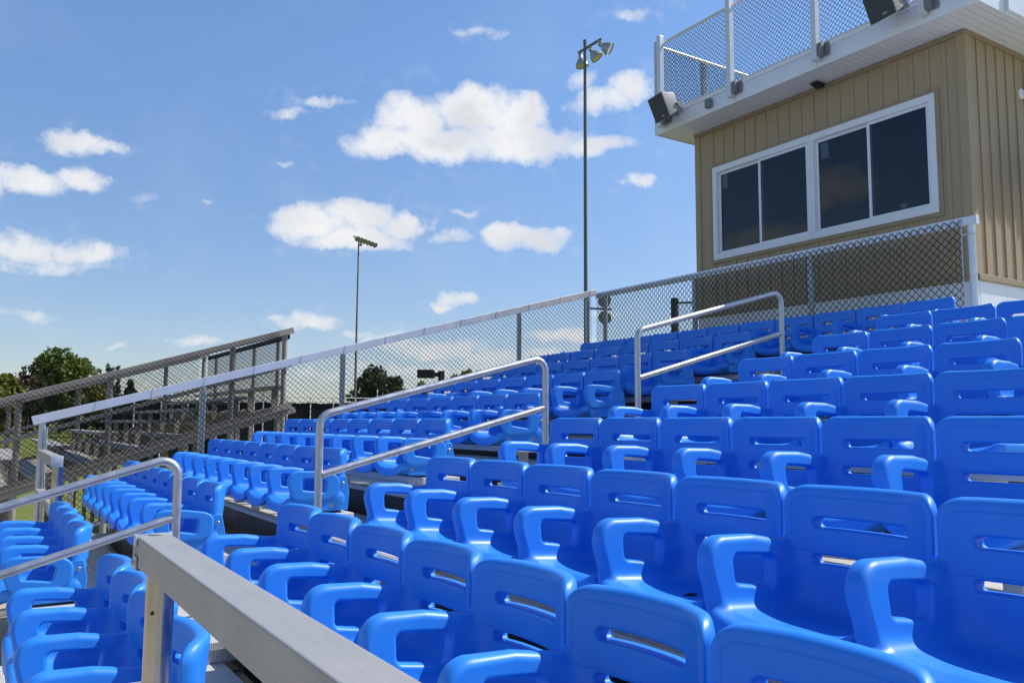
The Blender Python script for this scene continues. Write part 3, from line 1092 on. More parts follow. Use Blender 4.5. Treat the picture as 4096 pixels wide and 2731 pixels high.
def build_press_box():
    t = thing('press_box', 'tan sided press box with a wide sliding window above the top row', 'press box', (10.0, 6.7, 0.02))
    put = fence_tools(t)
    WY0, WY1, WZ0, WZ1 = 5.06, 8.40, 2.335 + ZO, 3.695 + ZO
    # front wall round the window opening
    w = MB()
    th = 0.12
    w.box((XP, YN_ + 0.001, PB_BOT), (XP + th, WY0 + 0.03, PB_TOP))
    w.box((XP, WY1 - 0.03, PB_BOT), (XP + th, YF_ - 0.001, PB_TOP))
    w.box((XP, WY0 + 0.0301, PB_BOT), (XP + th, WY1 - 0.0301, WZ0 + 0.03))
    w.box((XP, WY0 + 0.0301, WZ1 - 0.03), (XP + th, WY1 - 0.0301, PB_TOP))
    siding(w, 'y', XP, YN_ + 0.16, YF_ - 0.10, PB_BOT + 0.002, PB_TOP - 0.06, 0.014, 6.286 - 0.1925 * 8, 0.1925, (WY0 - 0.06, WY1 + 0.06, WZ0 - 0.05, WZ1 + 0.05))
    put(w, 'front_wall', 'tan_siding')
    s = MB()
    s.box((XP + 0.001, YN_, PB_BOT), (XR, YN_ + 0.119, PB_TOP))
    s.box((XP + 0.121, YN_ + 0.12, PB_BOT), (XP + 0.125, YN_ + 0.121, PB_TOP))
    siding(s, 'x', YN_, XP + 0.12, XR, PB_BOT + 0.045, PB_TOP - 0.06, 0.016, 9.041, 0.2, None)
    put(s, 'side_wall', 'tan_siding')
    put(MB().box((XP + 0.121, YF_ - 0.12, PB_BOT), (XR, YF_, PB_TOP)), 'side_wall', 'tan_siding')
    put(MB().box((XR - 0.12, YN_ + 0.121, PB_BOT), (XR + 0.001, YF_ - 0.121, PB_TOP)), 'back_wall', 'tan_siding')
    # trims
    tr = MB()
    tr.box((XP - 0.022, YN_ - 0.022, PB_BOT), (XP + 0.085, YN_ + 0.085, PB_TOP - 0.05), 0.006)
    put(tr, 'corner_trim', 'tan_siding')
    tr = MB().box((XP - 0.018, YF_ - 0.085, PB_BOT), (XP + 0.02, YF_ + 0.018, PB_TOP - 0.05), 0.006)
    put(tr, 'corner_trim', 'tan_siding')
    tr = MB().box((XP - 0.026, YN_ - 0.026, PB_TOP - 0.052), (XP - 0.0005, YF_ + 0.02, PB_TOP - 0.002), 0.005)
    tr.box((XP + 0.0, YN_ - 0.027, PB_TOP - 0.052), (XR, YN_ - 0.0005, PB_TOP - 0.002), 0.005)
    put(tr, 'eave_trim', 'tan_trim')
    tr = MB()
    for (ya, yb, za, zb) in ((WY0 - 0.05, WY1 + 0.05, WZ1 + 0.0005, WZ1 + 0.045), (WY0 - 0.05, WY1 + 0.05, WZ0 - 0.045, WZ0 - 0.0005),
                             (WY0 - 0.05, WY0 - 0.0005, WZ0, WZ1), (WY1 + 0.0005, WY1 + 0.05, WZ0, WZ1)):
        tr.box((XP - 0.017, ya, za), (XP - 0.0005, yb, zb), 0.003)
    put(tr, 'window_trim', 'tan_trim')
    tr = MB().box((XP - 0.03, YN_ - 0.03, PB_BOT - 0.03), (XP - 0.0005, YF_ + 0.02, PB_BOT + 0.012), 0.006)
    tr.box((XP, YN_ - 0.045, PB_BOT - 0.03), (XR, YN_ - 0.0005, PB_BOT + 0.04), 0.008)
    put(tr, 'base_trim', 'tan_trim')
    # white base below the siding
    b = MB()
    b.box((XP - 0.01, YN_ - 0.012, PB_BOT - 1.1), (XP + 0.05, YF_, PB_BOT - 0.031))
    b.box((XP + 0.051, YN_ - 0.013, PB_BOT - 1.1), (XP + 0.58, YN_ + 0.05, PB_BOT - 0.031))
    b.box((XP + 0.584, YN_ - 0.013, PB_BOT - 1.1), (XR, YN_ + 0.05, PB_BOT - 0.031))
    for (x, z) in ((XP + 0.07, -0.16), (XP + 0.65, -0.22), (XP + 1.3, -0.2)):
        b.lathe((x, YN_ - 0.013, PB_BOT + z), (0, -1, 0), [(0, 0.012), (0.006, 0.009), (0.0065, 0.0001)], 8)
    put(b, 'base_panel', 'white_metal')
    # legs holding it up
    for (x, y) in ((XP + 0.2, YN_ + 0.2), (XP + 0.2, YF_ - 0.2), (XR - 0.2, YN_ + 0.2), (XR - 0.2, YF_ - 0.2)):
        put(MB().box((x - 0.07, y - 0.07, 0.0), (x + 0.07, y + 0.07, PB_BOT - 0.0305)), 'leg', 'galvanised_steel')
    # the two sliding windows side by side
    for (ya, yb, dv) in ((5.06, 6.712, 5.895), (6.714, 8.40, 7.553)):
        fr = MB()
        fw = 0.085
        x0, x1 = XP - 0.03, XP + 0.06
        fr.box((x0, ya, WZ1 - fw), (x1, yb, WZ1), 0.006)
        fr.box((x0, ya, WZ0), (x1, yb, WZ0 + fw), 0.006)
        fr.box((x0, ya, WZ0 + fw), (x1, ya + fw * (0.9 if ya < 6 else 0.55), WZ1 - fw), 0.006)
        fr.box((x0, yb - fw * (0.9 if yb > 8 else 0.55), WZ0 + fw), (x1, yb, WZ1 - fw), 0.006)
        wn = put(fr, 'window', 'white_vinyl')
        i0, i1 = ya + fw * (0.9 if ya < 6 else 0.55), yb - fw * (0.9 if yb > 8 else 0.55)
        for (pa, pb, xx) in ((i0, dv + 0.022, XP + 0.004), (dv - 0.022, i1, XP + 0.034)):
            sa = MB()
            sw = 0.036
            za, zb = WZ0 + fw + 0.001, WZ1 - fw - 0.001
            sa.box((xx - 0.012, pa + 0.001, zb - sw), (xx + 0.012, pb - 0.001, zb), 0.003)
            sa.box((xx - 0.012, pa + 0.001, za), (xx + 0.012, pb - 0.001, za + sw), 0.003)
            sa.box((xx - 0.012, pa + 0.001, za + sw), (xx + 0.012, pa + sw, zb - sw), 0.003)
            sa.box((xx - 0.012, pb - sw, za + sw), (xx + 0.012, pb - 0.001, zb - sw), 0.003)
            put(sa, 'sash', 'white_vinyl', wn)
            g = MB().quad((xx, pa + sw * 0.7, za + sw * 0.7), (xx, pa + sw * 0.7, zb - sw * 0.7), (xx, pb - sw * 0.7, zb - sw * 0.7), (xx, pb - sw * 0.7, za + sw * 0.7))
            put(g, 'pane', 'window_glass', wn)
    # dark room behind the glass with a counter under the window
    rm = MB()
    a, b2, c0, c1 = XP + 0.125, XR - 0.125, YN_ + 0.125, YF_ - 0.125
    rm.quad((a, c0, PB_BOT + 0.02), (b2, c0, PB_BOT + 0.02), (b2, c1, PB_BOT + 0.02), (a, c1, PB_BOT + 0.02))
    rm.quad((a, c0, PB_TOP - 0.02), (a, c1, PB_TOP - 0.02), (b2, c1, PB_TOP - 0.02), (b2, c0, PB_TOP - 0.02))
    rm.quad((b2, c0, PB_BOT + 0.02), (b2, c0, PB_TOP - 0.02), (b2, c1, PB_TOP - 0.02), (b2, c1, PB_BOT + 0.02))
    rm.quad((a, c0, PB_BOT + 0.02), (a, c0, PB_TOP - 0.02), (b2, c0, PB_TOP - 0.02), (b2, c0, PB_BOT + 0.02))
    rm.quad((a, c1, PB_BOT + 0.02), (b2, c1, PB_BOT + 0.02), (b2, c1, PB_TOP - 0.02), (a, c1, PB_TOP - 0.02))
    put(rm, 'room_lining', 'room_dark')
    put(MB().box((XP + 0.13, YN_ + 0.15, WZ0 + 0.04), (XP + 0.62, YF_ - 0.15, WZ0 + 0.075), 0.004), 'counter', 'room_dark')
    # roof deck with soffit and fascia
    DX0, DY0, DY1 = 8.285, 4.27, 9.055
    put(MB().box((DX0 + 0.02, DY0 + 0.02, PB_TOP), (XR + 0.4, DY1 - 0.02, PB_TOP + 0.012)), 'soffit', 'soffit_vinyl')
    put(MB().box((DX0 + 0.022, DY0 + 0.022, PB_TOP + 0.013), (XR + 0.38, DY1 - 0.022, PB_TOP + 0.20)), 'roof_deck', 'roof_deck')
    f = MB()
    f.box((DX0, DY0, PB_TOP - 0.012), (DX0 + 0.0195, 6.20, PB_TOP + 0.225), 0.003)
    f.box((DX0, 6.203, PB_TOP - 0.012), (DX0 + 0.0195, DY1, PB_TOP + 0.225), 0.003)
    f.box((DX0 - 0.012, DY0 - 0.012, PB_TOP + 0.200), (DX0 - 0.0005, DY1 + 0.012, PB_TOP + 0.232), 0.002)
    for i in range(9):
        y = DY0 + 0.3 + i * 0.53
        f.lathe((DX0, y, PB_TOP + 0.11), (-1, 0, 0), [(0, 0.008), (0.004, 0.006), (0.0045, 0.0001)], 8)
    put(f, 'front_fascia', 'white_metal')
    f = MB()
    f.box((DX0 + 0.020, DY0, PB_TOP - 0.012), (XR + 0.4, DY0 + 0.0195, PB_TOP + 0.225), 0.003)
    f.box((DX0 + 0.52, DY0 - 0.035, PB_TOP + 0.02), (XR + 0.4, DY0 - 0.0005, PB_TOP + 0.225), 0.003)
    put(f, 'side_fascia', 'white_metal')
    put(MB().box((DX0 + 0.020, DY1 - 0.0195, PB_TOP - 0.012), (XR + 0.4, DY1, PB_TOP + 0.225), 0.003), 'side_fascia', 'white_metal')
    put(MB().box((XR + 0.4005, DY0, PB_TOP - 0.012), (XR + 0.42, DY1, PB_TOP + 0.225), 0.003), 'back_fascia', 'white_metal')
    # small vents along the joint of soffit and wall
    v = MB()
    for i in range(22):
        y = YN_ + 0.1 + i * 0.187
        v.box((XP - 0.036, y, PB_TOP - 0.006), (XP - 0.028, y + 0.014, PB_TOP - 0.0005))
    put(v, 'soffit_clip', 'grey_paint')
    return t


build_press_box()


def build_roof_fence():
    t = thing('roof_fence', 'chain link fence on square white posts round the press box roof deck', 'fence', (9.8, 6.7, PB_TOP + 0.2))
    put = fence_tools(t)
    x = 8.262
    zt, zb = 5.665 + ZO, 4.565 + ZO
    for y in (8.86, 7.51, 6.165, 4.82):
        put(MB().box((x - 0.085, y - 0.036, 4.335 + ZO), (x - 0.006, y + 0.036, 5.725 + ZO), 0.004), 'post', 'galvanised_white')
        bk = MB()
        bk.box((x + 0.0, y - 0.155, 4.375 + ZO), (x + 0.0085, y + 0.04, 4.535 + ZO), 0.002)
        bk.box((x - 0.07, y - 0.095, 4.38 + ZO), (x - 0.0005, y - 0.0365, 4.53 + ZO), 0.003)
        for dz in (0.035, 0.115):
            bk.lathe((x - 0.0005, y - 0.125, 4.38 + ZO + dz), (-1, 0, 0), [(0, 0.011), (0.012, 0.011), (0.0125, 0.0001)], 6)
        put(bk, 'post_bracket', 'grey_paint')
    xr = x + 0.055
    put(MB().tube([(xr, 4.30, zt), (xr, 9.02, zt)], 0.021, 12), 'top_rail', 'galvanised_white')
    put(MB().tube([(xr, 4.30, zb), (xr, 9.02, zb)], 0.021, 12), 'bottom_rail', 'galvanised_white')
    put(MB().tube([(xr, 9.06, 4.30 + ZO), (xr, 9.06, zt + 0.07)], 0.028, 14), 'corner_post', 'galvanised_steel')
    put(chain_link((xr + 0.03, 4.32, zt + 0.01), (0, 1, 0), 4.72, 1.22, 0.066, 0.0036, (1, 0, 0)), 'chain_link_mesh', 'black_vinyl')
    # far side and near side of the deck
    for (y, s) in ((9.03, 1), (4.30, -1)):
        put(MB().tube([(xr + 0.03, y, zt), (11.55, y, zt)], 0.021, 12), 'top_rail', 'galvanised_white')
        put(MB().tube([(xr + 0.03, y, zb), (11.55, y, zb)], 0.021, 12), 'bottom_rail', 'galvanised_white')
        for xx in (9.35, 10.5, 11.55):
            put(MB().box((xx - 0.035, y - 0.035 + s * 0.07, 4.34 + ZO), (xx + 0.035, y + 0.035 + s * 0.07, 5.70 + ZO), 0.004), 'post', 'galvanised_white')
        put(chain_link((xr + 0.06, y + s * 0.028, zt + 0.01), (1, 0, 0), 3.15, 1.22, 0.066, 0.0036, (0, 1, 0)), 'chain_link_mesh', 'black_vinyl')
    put(MB().tube([(11.55, 4.30, zt), (11.55, 9.03, zt)], 0.021, 12), 'top_rail', 'galvanised_white')
    put(chain_link((11.58, 4.32, zt + 0.01), (0, 1, 0), 4.7, 1.22, 0.066, 0.0036, (1, 0, 0)), 'chain_link_mesh', 'black_vinyl')


build_roof_fence()


# ---------------------------------------------------------------- fittings on the press box
def loudspeaker(label, y, z):
    """trapezoid cabinet on a swivel bracket bolted to the fascia, tilted down"""
    t = thing('loudspeaker', label, 'loudspeaker', (8.285, y, z), 'loudspeakers on the press box fascia')
    W, H, D = 0.35, 0.37, 0.27
    ang = R(24); yaw = R(-9)
    rot = Matrix.Rotation(yaw, 3, 'Z') @ Matrix.Rotation(-ang, 3, 'Y')

    def tf(p): return rot @ Vector(p) + Vector((-0.20, 0.04, 0.0))
    f = [(-D / 2, -W / 2, -H / 2), (-D / 2, W / 2, -H / 2), (-D / 2, W / 2, H / 2), (-D / 2, -W / 2, H / 2)]
    b = [(D / 2, -W / 2 + 0.07, -H / 2 + 0.06), (D / 2, W / 2 - 0.07, -H / 2 + 0.06), (D / 2, W / 2 - 0.07, H / 2 - 0.05), (D / 2, -W / 2 + 0.07, H / 2 - 0.05)]
    bm = bmesh.new()
    vs = [bm.verts.new(tf(p)) for p in f + b]
    for q in ((3, 2, 1, 0), (4, 5, 6, 7), (0, 1, 5, 4), (1, 2, 6, 5), (2, 3, 7, 6), (3, 0, 4, 7)):
        bm.faces.new([vs[i] for i in q])
    bmesh.ops.bevel(bm, geom=bm.edges[:], offset=0.018, segments=3, profile=0.5, affect='EDGES')
    bmesh.ops.recalc_face_normals(bm, faces=bm.faces[:])
    me = bpy.data.meshes.new('cabinet'); bm.to_mesh(me); bm.free()
    me.polygons.foreach_set('use_smooth', [True] * len(me.polygons)); me.set_sharp_from_angle(angle=R(30))
    me.materials.append(M['speaker_cabinet'])
    link('cabinet', me, t)
    g = MB().box((-D / 2 - 0.012, -W / 2 + 0.008, -H / 2 + 0.008), (-D / 2 + 0.004, W / 2 - 0.008, H / 2 - 0.008), 0.005)
    g.v = [tuple(tf(p)) for p in g.v]
    gr = g.build('grille', 'speaker_grille', t)
    bd = MB().box((-D / 2 - 0.0155, -0.075, -H / 2 + 0.045), (-D / 2 - 0.0125, -0.015, -H / 2 + 0.062), 0.001)
    bd.v = [tuple(tf(p)) for p in bd.v]
    bd.build('badge', 'bolt_steel', gr)
    br = MB()
    br.box((-0.009, -0.10, -0.12), (-0.001, 0.06, 0.10), 0.002)
    br.tube([(-0.01, -0.02, 0.0), (-0.07, 0.0, 0.0)], 0.022, 12)
    br.obox(tuple(Vector((-0.02, -0.075, -0.04))), tuple(tf((D / 2 - 0.06, -W / 2 + 0.05, -0.02))), 0.06, 0.012)
    br.obox(tuple(Vector((-0.02, 0.055, 0.04))), tuple(tf((D / 2 - 0.06, W / 2 - 0.05, -0.02))), 0.06, 0.012)
    br.build('bracket', 'galvanised_steel', t)
    w = MB().tube([Vector((-0.02, -0.05, -0.05)) + Vector(q) for q in ((0, 0, 0), (-0.02, -0.03, -0.10), (0.0, -0.06, -0.17), (0.03, -0.12, -0.20))], 0.004, 6)
    w.build('cable', 'white_vinyl', t)


loudspeaker('grey loudspeaker tilted down at the far left end of the press box roof edge', 8.57, 4.555 + ZO)
loudspeaker('large grey loudspeaker at the upper right, on the roof edge above the window', 5.10, 4.60 + ZO)

t = thing('junction_box', 'small grey electrical box fixed to the white roof edge beside the left loudspeaker', 'junction box', (8.285, 7.94, 4.40 + ZO))
MB().box((-0.062, -0.045, -0.06), (-0.001, 0.045, 0.06), 0.003).build('case', 'grey_paint', t)
c = MB().box((-0.067, -0.047, -0.062), (-0.0625, 0.047, 0.062), 0.001)
c.lathe((-0.067, 0, 0.04), (-1, 0, 0), [(0, 0.006), (0.003, 0.004), (0.0031, 0.0001)], 8)
c.build('lid', 'grey_paint', t)

t = thing('floodlight', 'small dark wedge shaped floodlight tucked under the white roof overhang', 'floodlight', (8.68, 6.49, PB_TOP - 0.013))
w = MB()
w.add([(-0.09, -0.06, -0.010), (-0.09, 0.06, -0.010), (0.06, 0.06, -0.010), (0.06, -0.06, -0.010), (-0.07, -0.05, -0.022), (-0.07, 0.05, -0.022), (0.05, 0.05, -0.055), (0.05, -0.05, -0.055)],
      [(0, 1, 2, 3), (7, 6, 5, 4), (0, 4, 5, 1), (1, 5, 6, 2), (2, 6, 7, 3), (3, 7, 4, 0)])
w.build('housing', 'black_steel', t)
MB().box((-0.02, -0.02, -0.010), (0.02, 0.02, 0.0), 0.001).build('mount', 'grey_paint', t)

t = thing('wall_lamp', 'white twin headed lamp fixed on the sunlit tan side wall', 'wall lamp', (9.934, YN_, 3.811 + ZO))
MB().lathe((0, 0, 0), (0, -1, 0), [(0, 0.0), (0.001, 0.062), (0.02, 0.062), (0.035, 0.045), (0.035, 0.0001)], 18).build('back_plate', 'white_vinyl', t)
MB().tube([(0.0, -0.036, 0.0), (0.05, -0.07, -0.01)], 0.014, 10).build('arm', 'white_vinyl', t)
for s in (0.055, -0.075):
    MB().lathe((0.05, -0.072, s * 0.4), (0.5, -0.8, s * 4), [(0.0, 0.012), (0.01, 0.032), (0.09, 0.048), (0.10, 0.05), (0.10, 0.044), (0.09, 0.0001)], 16).build('lamp_head', 'white_vinyl', t)

for (y, z, lb, tw) in ((8.245, 3.475, 'small pale paper taped inside the left window pane', 0.05), (6.56, 3.46, 'small pale paper taped inside the right window, near the middle post', -0.05)):
    p = MB()
    hh, ww = 0.105, 0.056
    c, s = math.cos(tw), math.sin(tw)
    pts = [(-ww, -hh), (ww, -hh * 0.92), (ww, hh), (-ww, hh)]
    X = XP + 0.062
    f = [(X, y + a * c - b * s, z + ZO + a * s + b * c) for a, b in pts]
    g = [(X + 0.0015 + 0.006 * (i < 2), q[1], q[2]) for i, q in enumerate(f)]
    p.add(f + g, [(0, 3, 2, 1), (4, 5, 6, 7), (0, 1, 5, 4), (1, 2, 6, 5), (2, 3, 7, 6), (3, 0, 4, 7)])
    o = p.build('paper_sheet', 'paper')
    tag(o, lb, 'paper')

t = thing('paper_cup', 'white paper cup with a straw standing inside the right window', 'cup', (8.955, 5.565, 2.411 + ZO))
MB().lathe((0, 0, 0), (0, 0, 1), [(0.0, 0.0), (0.0, 0.032), (0.135, 0.046), (0.14, 0.047), (0.14, 0.040)], 20).build('cup_body', 'cup_paper', t)
MB().lathe((0, 0, 0.14), (0, 0, 1), [(0, 0.049), (0.008, 0.049), (0.012, 0.042), (0.012, 0.0001)], 20).build('cup_lid', 'cup_paper', t)
MB().tube([(0.0, 0, 0.15), (0.006, 0.004, 0.215)], 0.0035, 8).build('straw', 'cup_paper', t)
em = MB()
for s in (-1, 1):
    pts = [(-0.0435, s * 0.013 + q * 0.011, 0.045 + hh) for q, hh in ((-1.0, 0.0), (-0.85, 0.03), (-0.4, 0.052), (0, 0.056), (0.4, 0.052), (0.85, 0.03), (1.0, 0.0))]
    em.tube(pts, 0.0028, 6)
em.build('emblem', 'yellow_card', t)
o = MB().box((8.93, 5.23, 2.412 + ZO), (9.10, 5.44, 2.432 + ZO), 0.003)
o.add([(8.95, 5.26, 2.4325 + ZO), (9.08, 5.26, 2.4325 + ZO), (9.08, 5.40, 2.4325 + ZO), (8.95, 5.40, 2.4325 + ZO), (8.99, 5.30, 2.465 + ZO), (9.05, 5.30, 2.465 + ZO), (9.05, 5.37, 2.465 + ZO), (8.99, 5.37, 2.465 + ZO)],
      [(4, 5, 6, 7), (0, 1, 5, 4), (1, 2, 6, 5), (2, 3, 7, 6), (3, 0, 4, 7)])
tag(o.build('wrapper', 'yellow_card'), 'crumpled yellow wrapper on the counter beside the paper cup', 'wrapper')

# black post with a netted rail behind the back fence, at the stair head
t = thing('stair_rail', 'black square post with a netted rail seen through the back fence', 'stair rail', (9.6, 10.08, 0.02))
MB().box((-0.045, -0.045, 0.0), (0.045, 0.045, 2.075 + ZO - 0.02), 0.004).build('post', 'black_steel', t)
MB().obox((0, -0.05, 1.99 + ZO - 0.02), (0, -0.62, 1.93 + ZO - 0.02), 0.03, 0.03).build('top_rail', 'black_steel', t)
MB().box((-0.02, -0.66, 0), (0.02, -0.62, 1.95 + ZO - 0.02), 0.003).build('post', 'black_steel', t)
n = MB()
for i in range(30):
    z = 1.95 - i * 0.03
    n.tube([(0, -0.06, z + ZO - 0.02), (0, -0.615, z - 0.05 + ZO - 0.02)], 0.0022, 4, False)
for i in range(19):
    y = -0.07 - i * 0.03
    n.tube([(0, y, 1.97 + ZO), (0, y, 1.05 + ZO)], 0.0022, 4, False)
n.build('net', 'white_pipe', t)


# ---------------------------------------------------------------- light poles
def bell(mb, p, d, s, n=20):
    mb.lathe(p, d, [(0.0, 0.0001), (0.0, 0.075 * s), (0.13 * s, 0.085 * s), (0.16 * s, 0.10 * s), (0.24 * s, 0.17 * s), (0.36 * s, 0.235 * s), (0.47 * s, 0.262 * s), (0.50 * s, 0.27 * s), (0.51 * s, 0.262 * s)], n)
    return mb


def floodlamp(t, L, hang, d, s, mats):
    d = Vector(d).normalized()
    p = Vector(hang) - L
    y = MB().tube([p, p + Vector((0, 0, -0.10 * s))], 0.03 * s, 8)
    y.box(p + Vector((-0.07, -0.07, -0.03)) * s, p + Vector((0.07, 0.07, 0.02)) * s, 0.005)
    q = p + Vector((0, 0, -0.12 * s)) - d * 0.05 * s
    lamp = bell(MB(), q, d, s).build('floodlamp', mats[0], t)
    y.build('yoke', mats[0], lamp)
    MB().lathe(q, d, [(0.485 * s, 0.0001), (0.487 * s, 0.255 * s)], 20).build('lens', mats[1], lamp)
    return lamp


def build_big_pole():
    L = Vector((15.95, 20.73, 0))
    t = thing('light_pole', 'tall slim green floodlight pole with three lamps rising behind the fence corner', 'light pole', L)
    top = 12.41 + ZO
    MB().tube([(0, 0, 0), (0, 0, 5), (0, 0, 10), (0, 0, top)], 0.072, 16, True, 0.048).build('pole', 'pole_green', t)
    MB().lathe((0, 0, top - 0.12), (0, 0, 1), [(0, 0.056), (0.12, 0.058), (0.13, 0.03), (0.13, 0.0001)], 14).build('pole_cap', 'pole_green', t)
    za = 12.18 + ZO
    MB().obox((0.09, 0.48, za), (0.09, -0.74, za), 0.055, 0.075, c=0.004).build('crossarm', 'pole_green', t)
    MB().obox((0.02, 0.0, za), (0.06, 0.0, za), 0.09, 0.12).build('arm_clamp', 'pole_green', t)
    mm = ('lamp_metal', 'lamp_lens')
    floodlamp(t, L, L + Vector((0.09, 0.36, za - 0.05)), (0.10, -0.12, -0.95), 0.80, mm)
    floodlamp(t, L, L + Vector((0.09, -0.17, za - 0.05)), (0.42, -0.40, -0.75), 0.80, mm)
    floodlamp(t, L, L + Vector((0.09, -0.66, za - 0.05)), (0.62, -0.62, -0.52), 0.84, mm)
    # lower pair
    zb = 3.62 + ZO
    MB().obox((0.06, -0.03, zb), (0.82, -0.25, zb), 0.05, 0.05).build('crossarm', 'black_steel', t)
    for (z, dd) in ((0.20, (-0.55, -0.45, 0.18)), (-0.20, (-0.5, -0.42, -0.30))):
        q = Vector((0.70, -0.13, zb + z)) 
        dv = Vector(dd).normalized()
        lp = bell(MB(), q - dv * 0.2, dv, 0.80).build('floodlamp', 'lamp_white', t)
        MB().lathe(q - dv * 0.2, dv, [(0.485 * 0.8, 0.0001), (0.487 * 0.8, 0.255 * 0.8)], 20).build('lens', 'lamp_lens_green', lp)
        MB().tube([q + Vector((0.0, 0, 0)), Vector((0.70, -0.22, zb))], 0.025, 8).build('yoke', 'black_steel', lp)


def build_left_pole():
    L = Vector((31.75, 79.1, 0.45))
    t = thing('light_pole', 'distant slender light pole with a slanting row of six lamps', 'light pole', L)
    top = 18.55 + ZO - 0.45
    MB().tube([(0, 0, 0), (0, 0, 6), (0, 0, 12), (0, 0, top)], 0.15, 14, True, 0.075).build('pole', 'pole_rust', t)
    a, b = Vector((-1.1, -1.3, top)), Vector((1.9, 0.75, top))
    MB().obox(a, b, 0.10, 0.12, c=0.004).build('crossarm', 'pole_rust', t)
    for i in range(6):
        p = a.lerp(b, (i + 0.3) / 5.6)
        dv = Vector((0.25, -0.80, -0.62)).normalized()
        q = p + Vector((0.05, 0.05, 0.05))
        lp = bell(MB(), q, dv, 1.12, 16).build('floodlamp', 'lamp_white', t)
        MB().lathe(q, dv, [(0.48 * 1.12, 0.0001), (0.482 * 1.12, 0.258 * 1.12)], 16).build('lens', 'lamp_lens_green', lp)
    MB().box((0.05, -0.35, top - 0.65), (0.25, -0.1, top - 0.35), 0.01).build('ballast_box', 'pole_rust', t)


build_big_pole()
build_left_pole()
t = thing('area_light', 'black shoebox lamp on a short square pole beyond the fence', 'area light', (10.245, 19.55, 0))
MB().box((-0.065, -0.065, 0.0), (0.065, 0.065, 1.37 + ZO), 0.004).build('pole', 'black_steel', t)
MB().obox((-0.06, 0.0, 1.27 + ZO), (-0.17, 0.07, 1.27 + ZO), 0.07, 0.11, c=0.004).build('arm', 'black_steel', t)
h = MB().obox((-0.17, 0.07, 1.285 + ZO), (-0.54, 0.31, 1.285 + ZO), 0.34, 0.215, c=0.02)
h.build('lamp_head', 'black_steel', t)


# ---------------------------------------------------------------- the older stand beyond the fence
def build_old_stand():
    YA_, YB_ = 13.2, 19.0
    x0, zf0 = 0.15, -0.98 + ZO

    def deck(x): return zf0 + (x - 0.15) * 0.307
    t = thing('bleacher', 'weathered grey aluminium bleacher benches beyond the chain link fence', 'bleacher', (2.2, 16.1, 0.0))
    put = fence_tools(t)
    for i in range(7):
        x = 0.30 + i * 0.60
        z = deck(x)
        m = MB().box((x, YA_ + 0.1, z + 0.36), (x + 0.25, YB_ - 0.1, z + 0.405), 0.004)
        put(m, 'bench_plank', 'weathered_aluminium')
        m = MB().box((x - 0.30, YA_ + 0.1, z - 0.04), (x - 0.03, YB_ - 0.1, z), 0.004)
        m.box((x - 0.02, YA_ + 0.1, z - 0.04), (x + 0.24, YB_ - 0.1, z - 0.001), 0.004)
        put(m, 'foot_plank', 'weathered_aluminium')
        for y in (YA_ + 0.3, YA_ + 1.7, YA_ + 3.0, YA_ + 4.3, YB_ - 0.3):
            put(MB().box((x + 0.09, y - 0.03, z), (x + 0.16, y + 0.03, z + 0.3595)), 'bench_leg', 'weathered_aluminium')
    for y in (YA_ + 0.06, YA_ + 1.7, YA_ + 3.0, YA_ + 4.3, YB_ - 0.06):
        m = MB().obox((0.0, y, deck(0) - 0.09), (4.30, y, deck(4.3) - 0.09), 0.06, 0.09)
        for x in (0.45, 1.15, 1.9, 2.65, 3.4, 4.05):
            m.box((x - 0.035, y - 0.03, 0), (x + 0.035, y + 0.03, deck(x) - 0.14))
        put(m, 'support_frame', 'weathered_aluminium')
    # near and far end fences
    for (y, lb) in ((YA_, 'weathered chain link fence with a grey rail along the near end of the old bleacher'), (YB_, 'further chain link fence along the far end of the old bleacher')):
        f = thing('chain_link_fence', lb, 'fence', (2.2, y, 0.0))
        pf = fence_tools(f)
        za, sl = 0.295 + ZO, 0.3085

        def zt(x): return za + (x - 0.236) * sl
        xa = -2.4 if y < 15 else -1.6
        pf(MB().obox((xa, y, zt(xa) - 0.045), (4.22, y, zt(4.22) - 0.045), 0.05, 0.095, c=0.004), 'top_rail', 'weathered_aluminium')
        pf(MB().obox((xa, y, zt(xa) - 0.60), (4.22, y, zt(4.22) - 0.60), 0.045, 0.06), 'mid_rail', 'weathered_aluminium')
        pf(MB().obox((xa, y, zt(xa) - 1.24), (4.22, y, zt(4.22) - 1.24), 0.045, 0.09), 'bottom_rail', 'weathered_aluminium')
        for x in ((-1.6, 0.461, 1.582, 3.287, 4.101) if y < 15 else (-1.0, 0.5, 1.709, 3.346, 4.12)):
            pf(MB().tube([(x, y + 0.06, 0), (x, y + 0.06, zt(x) - 0.05)], 0.042, 14), 'post', 'weathered_aluminium')
        pf(chain_link((xa + 0.05, y - 0.045, zt(xa + 0.05) - 0.005), (1, 0, sl), 6.4 if y < 15 else 5.6, 1.24, 0.066, 0.0038, (0, 1, 0)), 'chain_link_mesh', 'black_vinyl')
    b = thing('chain_link_fence', 'dark framed chain link fence panel across the back of the old bleacher', 'fence', (4.16, 16.1, 0))
    pb = fence_tools(b)
    xx = 4.18
    zt_ = 1.40 + ZO
    for z in (zt_, zt_ - 0.46):
        pb(MB().tube([(xx, YA_ + 0.1, z - 0.02), (xx, YB_ - 0.1, z - 0.02)], 0.024, 8), 'rail', 'black_steel')
        pb(MB().box((xx - 0.012, YA_ + 0.1, z - 0.06), (xx + 0.012, YB_ - 0.1, z + 0.02)), 'screen_band', 'black_screen')
    for i in range(4):
        y = YA_ + 0.75 + i * 1.45
        pb(MB().tube([(xx + 0.03, y, 0), (xx + 0.03, y, zt_ + 0.02)], 0.036, 10), 'post', 'weathered_aluminium')
    pb(chain_link((xx - 0.03, YA_ + 0.15, zt_), (0, 1, 0), 5.5, 1.05, 0.066, 0.0022, (1, 0, 0)), 'chain_link_mesh', 'black_vinyl')


build_old_stand()


